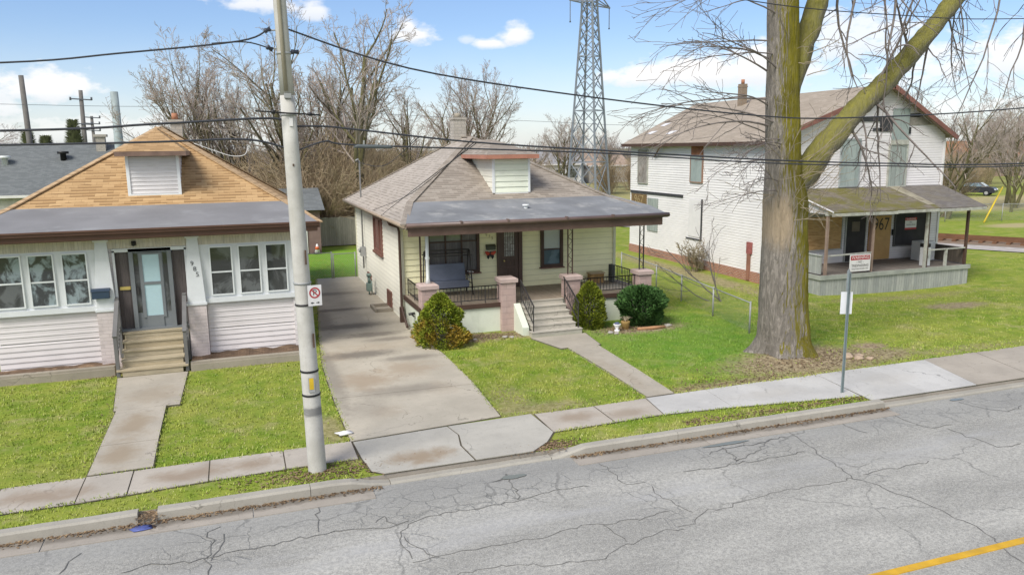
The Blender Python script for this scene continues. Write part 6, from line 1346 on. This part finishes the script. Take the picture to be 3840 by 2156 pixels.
for s_ in (-1, 1): m_.faces([BF(8.56 + s_ * u, 2.24 + v, .02 + w_) for u, v, w_ in ((.01, -.02, 0), (.02, .06, 0), (.12, .11, .03), (.2, .10, .05), (.19, .02, .05), (.13, -.05, .03))], [(0, 1, 2, 3, 4, 5)])
m_.build('upper_wing', plain('orange_red', (.55, .07, .03), .5, .25, 12, 30, 0), t_)
m_ = MB()
for s_ in (-1, 1): m_.faces([BF(8.56 + s_ * u, 2.24 + v, .018 + w_) for u, v, w_ in ((.01, -.02, 0), (.13, -.05, .03), (.14, -.12, .03), (.08, -.2, .02), (.03, -.12, .01))], [(0, 1, 2, 3, 4)]); m_.tube([BF(8.56 + s_ * .01, 2.3, .03), BF(8.56 + s_ * .2, 2.35, .065), BF(8.56 + s_ * .205, 2.26, .065)], .010, 4)
m_.build('lower_wing', M_black, t_); m_ = MB(); m_.tube([BF(8.56, 2.12, .03), BF(8.56, 2.24, .035), BF(8.56, 2.33, .03)], [.01, .02, .012], 6); m_.build('body', M_black, t_)
t_ = thing('storage_box', (12.65, 26.2, .94), 'brown patterned box on the right side of the yellow bungalow porch', 'box')
MB().box(12.4, 12.95, 26.1, 26.4, .945, 1.3).build('body', plain('brown_carton', (.42, .26, .10), .8, .35, 5, 12, .05, dirt=(.16, .09, .04), dirt_amt=.7), t_); MB().box(12.37, 12.98, 26.07, 26.43, 1.302, 1.34).build('lid', plain('tan_lid', (.45, .36, .24), .8), t_)
tag(MB().box(13.22, 13.36, 26.0, 26.3, .945, 1.62).build('folded_chair', plain('charcoal_cloth', (.085, .09, .085), .85), bevel=.03, origin=(13.29, 26.1, .94)), 'dark folded chair bag standing in the right corner of the yellow bungalow porch', 'chair bag')
m_ = MB(); m_.box(11.9, 13.2, 24.7, 25.5, .943, .975); tag(m_.build('floor_mat', planks('pale_mat', (.40, .36, .31), (.48, .43, .38), .2, 1, .9, .4), origin=(12.5, 25.1, .94)), 'pale mat lying on the right side of the yellow bungalow porch', 'mat')
t_ = thing('garden_urn', (11.62, 22.42, 0), 'small white garden ornament at the foot of the olive green shrub', 'ornament')
m_ = MB(); m_.tube([(11.62, 22.42, -.06), (11.62, 22.42, .03), (11.62, 22.42, .06), (11.62, 22.42, .18), (11.62, 22.42, .23)], [.10, .09, .04, .11, .13], 10); m_.build('bowl', M_signwhite, t_); m_ = MB(); m_.rock((11.62, 22.42, .24), .09, 4); m_.build('filling', plain('slate_blue', (.10, .12, .2), .7), t_)
t_ = thing('plant_pot', (12.05, 22.65, 0), 'tan plant pot with dry stems between the two right hand shrubs', 'plant pot')
m_ = MB(); m_.tube([(12.05, 22.65, -.06), (12.05, 22.65, .2), (12.05, 22.65, .24)], [.10, .15, .16], 12); m_.build('pot', plain('ochre_pot', (.38, .25, .09), .7, .2), t_)
q = random.Random(4); m_ = MB()
for i in range(14): a = q.uniform(0, 6.28); m_.tube([(12.05, 22.65, .2), (12.05 + .15 * math.cos(a), 22.65 + .12 * math.sin(a), .38), (12.05 + .25 * math.cos(a), 22.65 + .2 * math.sin(a), .36)], [.012, .008, .004], 4)
m_.build('dry_stems', M_tantwig, t_)
m_ = MB(); m_.tube([(12.35, 22.35, .01), (12.9, 22.25, .03), (13.35, 22.28, .02)], [.05, .06, .05], 8); tag(m_.build('log', plain('orange_log', (.42, .23, .12), .85, .25), origin=(12.8, 22.3, 0)), 'split orange log edging the bed below the dark green shrub', 'log')
def scatter_things(name, spots, mat, labels, cat, group, sq=(1.3, 1, .6)):
    for i, ((x, y, r), lb) in enumerate(zip(spots, labels)):
        m_ = MB(); z = dip(x, y); m_.rock((x, y, z + r * .25), r, i * 7 + 3, sq, 8, 6, .5); tag(m_.build(name, mat, origin=(x, y, z)), lb, cat, group)
scatter_things('wood_chunk', [(16.05, 16.85, .14), (16.3, 16.7, .12), (16.5, 16.9, .11), (16.22, 17.05, .1), (16.62, 16.62, .09)], plain('pale_split_wood', (.46, .35, .25), .9, .3, 5, 20, .3), ['largest pale wood chunk at the right foot of the big tree', 'pale wood chunk in front of the largest one near the big tree', 'pale wood chunk farthest right of the pile by the big tree', 'small pale wood chunk behind the pile by the big tree', 'smallest pale wood chunk nearest the new sidewalk'], 'wood', 'wood chunks at the foot of the big tree')
scatter_things('bed_stone', [(11.3, 22.25, .09), (11.45, 22.12, .07), (13.6, 22.5, .1), (7.9, 23.05, .08), (8.1, 22.95, .07), (6.9, 23.1, .06)], plain('bed_stone', (.40, .37, .33), .9, .25, 5, 20, .3), ['stone beside the bottom step at the olive green shrub', 'pale stone nearest the bottom step corner', 'stone at the right edge of the dark green shrub', 'stone in the bed below the second pink pier', 'stone in front of the other stone below the second pink pier', 'small stone between the golden shrub and the second pier'], 'stone', 'stones in the flower bed')
def crumple(name, x, y, z, s_, mat, label, seed, flat=.35):
    m_ = MB(); m_.rock((x, y, z + s_ * flat * .6), s_, seed, (1.4, .8, flat), 9, 5, .9); tag(m_.build(name, mat, origin=(x, y, z)), label, 'litter')
crumple('paper_litter', 1.84, 16.12, .0, .12, M_signwhite, 'crumpled white paper on the sidewalk beside the concrete pole', 2)
crumple('plastic_litter', -1.85, 13.32, RZ + .012, .13, plain('blue_plastic', (.10, .125, .33), .4, .2), 'flattened blue plastic bag in the gutter at the gap in the kerb', 5, .1)
t_ = thing('traffic_cone', (4.35, 46.8, 0), 'small white and orange traffic cone by the garage wall', 'traffic cone'); m_ = MB(); m_.tube([(4.35, 46.8, .03), (4.35, 46.8, .55)], [.17, .04], 12); m_.build('cone', M_signwhite, t_); m_ = MB(); m_.tube([(4.35, 46.8, .22), (4.35, 46.8, .4)], [.135, .09], 12); m_.build('collar', plain('cone_orange', (.62, .14, .05), .6), t_); MB().box(4.14, 4.56, 46.59, 47.01, 0, .03).build('base', M_black, t_)

# ================================================================== background buildings, tower, poles, railway, car
def simple_house(label, x0, x1, y0, y1, hw, hr, wm, rm, along='x', wins=(), hip=0, over=.4, name='house'):
    t_ = thing(name, ((x0 + x1) / 2, y0, 0), label, 'house'); w_ = MB()
    if along == 'x':
        ym = (y0 + y1) / 2; w_.faces([(x0, y0, -.2), (x1, y0, -.2), (x1, y1, -.2), (x0, y1, -.2), (x0, y0, hw), (x1, y0, hw), (x1, y1, hw), (x0, y1, hw), (x0 + hip * .9, ym, hr - .15 if not hip else hw), (x1 - hip * .9, ym, hr - .15 if not hip else hw)], [(0, 1, 5, 4), (2, 3, 7, 6), (1, 2, 6, 9, 5), (3, 0, 4, 8, 7)])
        r_ = MB(); o = over; A, B, C, D = V((x0 - o, y0 - o, hw - .1)), V((x1 + o, y0 - o, hw - .1)), V((x1 + o, y1 + o, hw - .1)), V((x0 - o, y1 + o, hw - .1)); E, G = V((x0 - o + hip, ym, hr)), V((x1 + o - hip, ym, hr))
        r_.face([A, B, G, E]); r_.face([C, D, E, G]); r_.face([B, C, G]); r_.face([D, A, E]) 
    w_.build('wall', wm, t_); ro = r_.build('roof', rm, t_)
    e_ = MB(); e_.box(x0 - over, x1 + over, y0 - over - .06, y0 - over + .02, hw - .28, hw - .08); e_.build('gutter', M_signwhite, ro)
    for (a, b, c, d) in wins:
        f = MB(); f.box(a - .1, b + .1, y0 - .06, y0 + .02, c - .1, d + .1); fo = f.build('window', M_signwhite, t_); MB().box(a, b, y0 - .08, y0 - .05, c, d).build('pane', M_glass, fo)
    return t_, ro
M_slate = shingle('slate_grey_shingles', (.155, .165, .165), (.125, .135, .135), (.19, .20, .20), .35, .16, .4)
t_, ro = simple_house('long low house with a dark slate grey roof behind the tan roofed bungalow', -34, -8.2, 68, 80, 3.0, 6.7, plain('pale_wall', (.55, .53, .5), .8), M_slate, hip=0)
m_ = MB(); m_.box(-10.6, -9.9, 73, 73.6, 5.8, 7.3); m_.box(-10.75, -9.75, 72.9, 73.7, 7.301, 7.5); m_.build('chimney', M_chim_stone, ro)
for x, z, mt in ((-12.9, 5.5, M_black), (-16.9, 5.2, M_sill)): m_ = MB(); y = 67.6 + (z - 2.9) / 3.8 * 6.4; m_.tube([(x, y, z - .1), (x, y, z + .45), (x, y, z + .451), (x, y, z + .65)], [.22, .22, .42, .42], 10); m_.build('roof_vent', mt, ro)
t_ = thing('garage', (3.2, 47, 0), 'brown garage wall with a white corner strip behind the tan roofed bungalow', 'garage'); MB().box(.5, 4.62, 47, 53, -.1, 2.6).build('wall', plain('dusky_brown_wall', (.22, .145, .135), .8, .12), t_); MB().box(3.55, 3.85, 46.95, 47.0, 0, 2.4).build('door_trim', M_signwhite, t_); m_ = MB(); m_.face([(.2, 46.7, 2.55), (4.9, 46.7, 2.55), (4.9, 50, 3.7), (.2, 50, 3.7)]); m_.face([(.2, 53.3, 2.55), (4.9, 53.3, 2.55), (4.9, 50, 3.7), (.2, 50, 3.7)]); m_.build('roof', M_slate, t_)
t_ = thing('garden_shed', (1.8, 62, 0), 'small grey roofed shed among the brush behind the tan roof', 'shed'); MB().box(.9, 2.9, 62, 64, 0, 4.1).build('wall', plain('shed_wall', (.33, .29, .25), .8), t_); m_ = MB(); m_.face([(.6, 61.6, 3.85), (3.2, 61.6, 3.85), (2.7, 63, 4.95), (1.2, 63, 4.95)]); m_.face([(3.2, 61.6, 3.85), (3.2, 64.4, 3.85), (2.7, 63, 4.95)]); m_.face([(.6, 64.4, 3.85), (.6, 61.6, 3.85), (1.2, 63, 4.95)]); m_.build('roof', plain('mauve_roof', (.25, .225, .24), .9), t_); MB().box(1.7, 2.15, 61.93, 62.0, 3.0, 3.6).build('window', M_glass, t_)
MW = plain('far_white_wall', (.62, .62, .63), .8, .12, .3); 
simple_house('long white house far behind the lattice tower', 47, 55.5, 120, 128, 3.4, 5.6, MW, plain('far_grey_roof', (.30, .30, .31), .9), wins=[(48.2, 49.2, 1.2, 2.4), (50.4, 51.4, 1.2, 2.4), (53, 54.4, 1.0, 2.5)])
simple_house('white house with a tan roof far right of the lattice tower', 57.5, 65, 122, 130, 3.0, 5.0, MW, plain('far_tan_roof', (.36, .27, .21), .9), wins=[(58.5, 59.5, 1.2, 2.3), (61, 62.4, 1.2, 2.3)])
simple_house('far house with a rusty orange roof at the right edge of the picture', 118, 146, 104, 114, 2.6, 6.4, plain('far_brown_wall', (.30, .22, .17), .8), plain('far_rust_roof', (.30, .15, .075), .9, .25, .3), wins=[(121, 122.6, .8, 2), (126, 127.6, .8, 2), (132, 133.6, .8, 2)], hip=3)
simple_house('low pale house among the trees beyond the railway', 97, 112, 100, 108, 2.7, 4.9, MW, plain('far_grey_roof2', (.27, .25, .24), .9), wins=[(99, 100.6, .9, 2), (104, 105.6, .9, 2), (108.5, 109.7, .1, 2)])
# lattice tower
t_ = thing('lattice_tower', (41.4, 88, 0), 'tall grey steel lattice transmission tower', 'transmission tower'); M_steel = plain('tower_steel', (.23, .255, .285), .5, .12, 1, 10, 0, spec=.5)
hw_ = lambda z: 1.95 - (1.95 - .70) * min(z, 22) / 22 if z < 22 else .70 - .006 * (z - 22)
def crn(z, k): a = rad(38) + math.pi / 4 + k * math.pi / 2; r = hw_(z) * 1.414; return V((41.4 + math.cos(a) * r, 88 + math.sin(a) * r, z))
for k in range(4): m_ = MB(); m_.bar(crn(0, k), crn(22, k), .20); m_.bar(crn(22, k), crn(31, k), .18); m_.build('leg', M_steel, t_)
lv_ = [0, 4.2, 7.6, 10.4, 12.8, 14.9, 16.8, 18.5, 20.1, 21.6, 23.0, 24.6, 26.4, 28.4, 30.6]
for k in range(4):
    m_ = MB()
    for i, (a, b) in enumerate(zip(lv_, lv_[1:])):
        m_.bar(crn(a, k), crn(b, k + 1), .09); m_.bar(crn(a, k + 1), crn(b, k), .09)
        if i in (1, 3, 6, 10): m_.bar(crn(a, k), crn(a, k + 1), .1)
    m_.build('bracing', M_steel, t_)
for z in (22.9, 27.5):
    m_ = MB()
    for s_, tip in ((-1, V((38.5, 87.4, z + .1))), (1, V((44.4, 88.6, z - .35)))):
        for k in ((1, 2) if s_ < 0 else (0, 3)): m_.bar(crn(z, k), tip, .12); m_.bar(crn(z + 1.4, k), tip, .1)
    m_.build('crossarm', M_steel, t_)
    for x, y, dz in ((38.6, 87.4, 0), (44.3, 88.6, -.4)): m_ = MB(); m_.tube([(x, y, z + dz), (x, y, z + dz - 2.2), (x, y, z + dz - 2.4)], [.05, .05, .12], 6); m_.build('insulator', M_thin, t_)
# far poles
def far_pole(label, x, y, h_, r, arms=(), mat=None, lean=0):
    t_ = thing('utility_pole', (x, y, 0), label, 'utility pole', 'far poles on the left'); m_ = MB(); m_.tube([(x, y, 0), (x + lean, y, h_)], [r, r * .7], 10); m_.build('shaft', mat or plain('far_pole_wood', (.16, .15, .14), .9), t_)
    for z, w_ in arms: m_ = MB(); m_.bar((x + lean * z / h_ - w_, y - .2, z + .06), (x + lean * z / h_ + w_, y - .2, z - .06), .13); [m_.tube([(x + lean * z / h_ + s_ * w_, y - .2, z - .1), (x + lean * z / h_ + s_ * w_, y - .2, z + .25)], .11, 6) for s_ in (-1, 1)]; m_.build('crossarm', M_thin, t_)
far_pole('tallest far pole at the left standing without any crossarms', -15.7, 75, 12.3, .27, lean=-.15); far_pole('dark far pole with two thin crossarms', -15.7, 100, 12.9, .3, ((11.9, 1.05), (9.2, .85)), lean=.2); far_pole('thick pale grey far pole left of the tan roof peak', -8.5, 70, 10.75, .42, mat=plain('far_pole_grey', (.31, .36, .36), .7), lean=0); far_pole('short far pole with close crossarms beside the dark one', -17.6, 120, 10.9, .26, ((10.7, 1.0), (9.9, .9), (9.0, .9)))
# railway
def track_pt(s_, o): return (43.2 + .51 * s_ + .86 * o, 35.6 - .86 * s_ + .51 * o)
m_ = MB(); m_.face([(*track_pt(-90, -2.4), .012), (*track_pt(22, -2.4), .012), (*track_pt(22, 2.0), .012), (*track_pt(-90, 2.0), .012)]); tag(m_.build('railway_bed', plain('ballast', (.24, .17, .12), .95, .3, 2, 20, .5, dirt=(.16, .15, .07), dirt_amt=.7)), kind='structure')
m_ = MB(); m_.face([(*track_pt(-30, -4.6), .016), (*track_pt(22, -4.6), .016), (*track_pt(22, -2.5), .016), (*track_pt(-30, -2.5), .016)]); tag(m_.build('gravel_path', plain('pale_gravel', (.44, .40, .36), .95, .2, 2, 20, .4)), kind='structure')
m_ = MB()
for i in range(150): s_ = -88 + i * .72; a = V((*track_pt(s_, -1.25), .05)); b = V((*track_pt(s_, 1.25), .05)); m_.bar(a, b, .22, .13)
for o in (-.74, .74): m_.bar((*track_pt(-90, o), .19), (*track_pt(22, o), .19), .075, .17)
tag(m_.build('railway_track', plain('rusty_rail', (.17, .085, .045), .8, .25, 2, 20, .1)), kind='structure')
for lb, a, b in (('yellow guy wire guard leaning beside the railway', (53.8, 43.6, 0), (56.0, 44.3, 2.1)), ('farther yellow guy wire guard leaning beside the railway', (58.6, 47.3, 0), (61.0, 48.0, 2.3))):
    m_ = MB(); m_.tube([a, b], .06, 8); tag(m_.build('guy_guard', plain('guard_yellow', (.62, .46, .04), .5), origin=a), lb, 'guy guard', 'yellow guards beyond the railway')
# parked car: side profile swept across its width
C_ = thing('parked_car', (81.5, 67.6, 0), 'dark parked car under the trees beyond the railway', 'car')
ang = rad(-62); ca, sa = math.cos(ang), math.sin(ang); CX = lambda l, w_, z: (81.5 + l * ca - w_ * sa, 67.6 + l * sa + w_ * ca, z)
prof = [(-2.15, .35), (-2.2, .75), (-2.05, .98), (-1.3, 1.02), (-.75, 1.42), (.55, 1.46), (1.25, 1.02), (2.0, .88), (2.2, .6), (2.15, .32)]
body = MB(); body.loft([CX(l, -.86 if z < 1.2 else -.68, z) for l, z in prof], [CX(l, .86 if z < 1.2 else .68, z) for l, z in prof]); body.build('body', plain('dark_car_paint', (.02, .023, .035), .25, .1, 1, 10, 0, spec=.7), C_)
for s_ in (-1, 1): m_ = MB(); m_.faces([CX(l, s_ * w_, z) for l, w_, z in ((-1.15, .875, 1.04), (.95, .875, 1.04), (.45, .72, 1.38), (-.7, .72, 1.38))], [(0, 1, 2, 3)]); m_.build('window', M_glassb, C_)
m_ = MB(); m_.faces([CX(l, w_, z) for l, w_, z in ((1.2, -.72, 1.07), (1.2, .72, 1.07), (.62, .62, 1.46), (.62, -.62, 1.46))], [(0, 1, 2, 3)]); m_.build('windscreen', M_blind, C_)
for l in (-1.35, 1.35):
    for s_ in (-1, 1): m_ = MB(); m_.tube([CX(l, s_ * .72, .32), CX(l, s_ * .9, .32)], .32, 14); wo = m_.build('wheel', M_black, C_); m_ = MB(); m_.tube([CX(l, s_ * .9, .32), CX(l, s_ * .915, .32)], .19, 10); m_.build('rim', M_pipe, wo)
for s_ in (-1, 1): m_ = MB(); m_.rock(CX(2.12, s_ * .6, .7), .12, 3, (1, 1, .7), 8, 6, 0); m_.build('headlight', M_signwhite, C_)
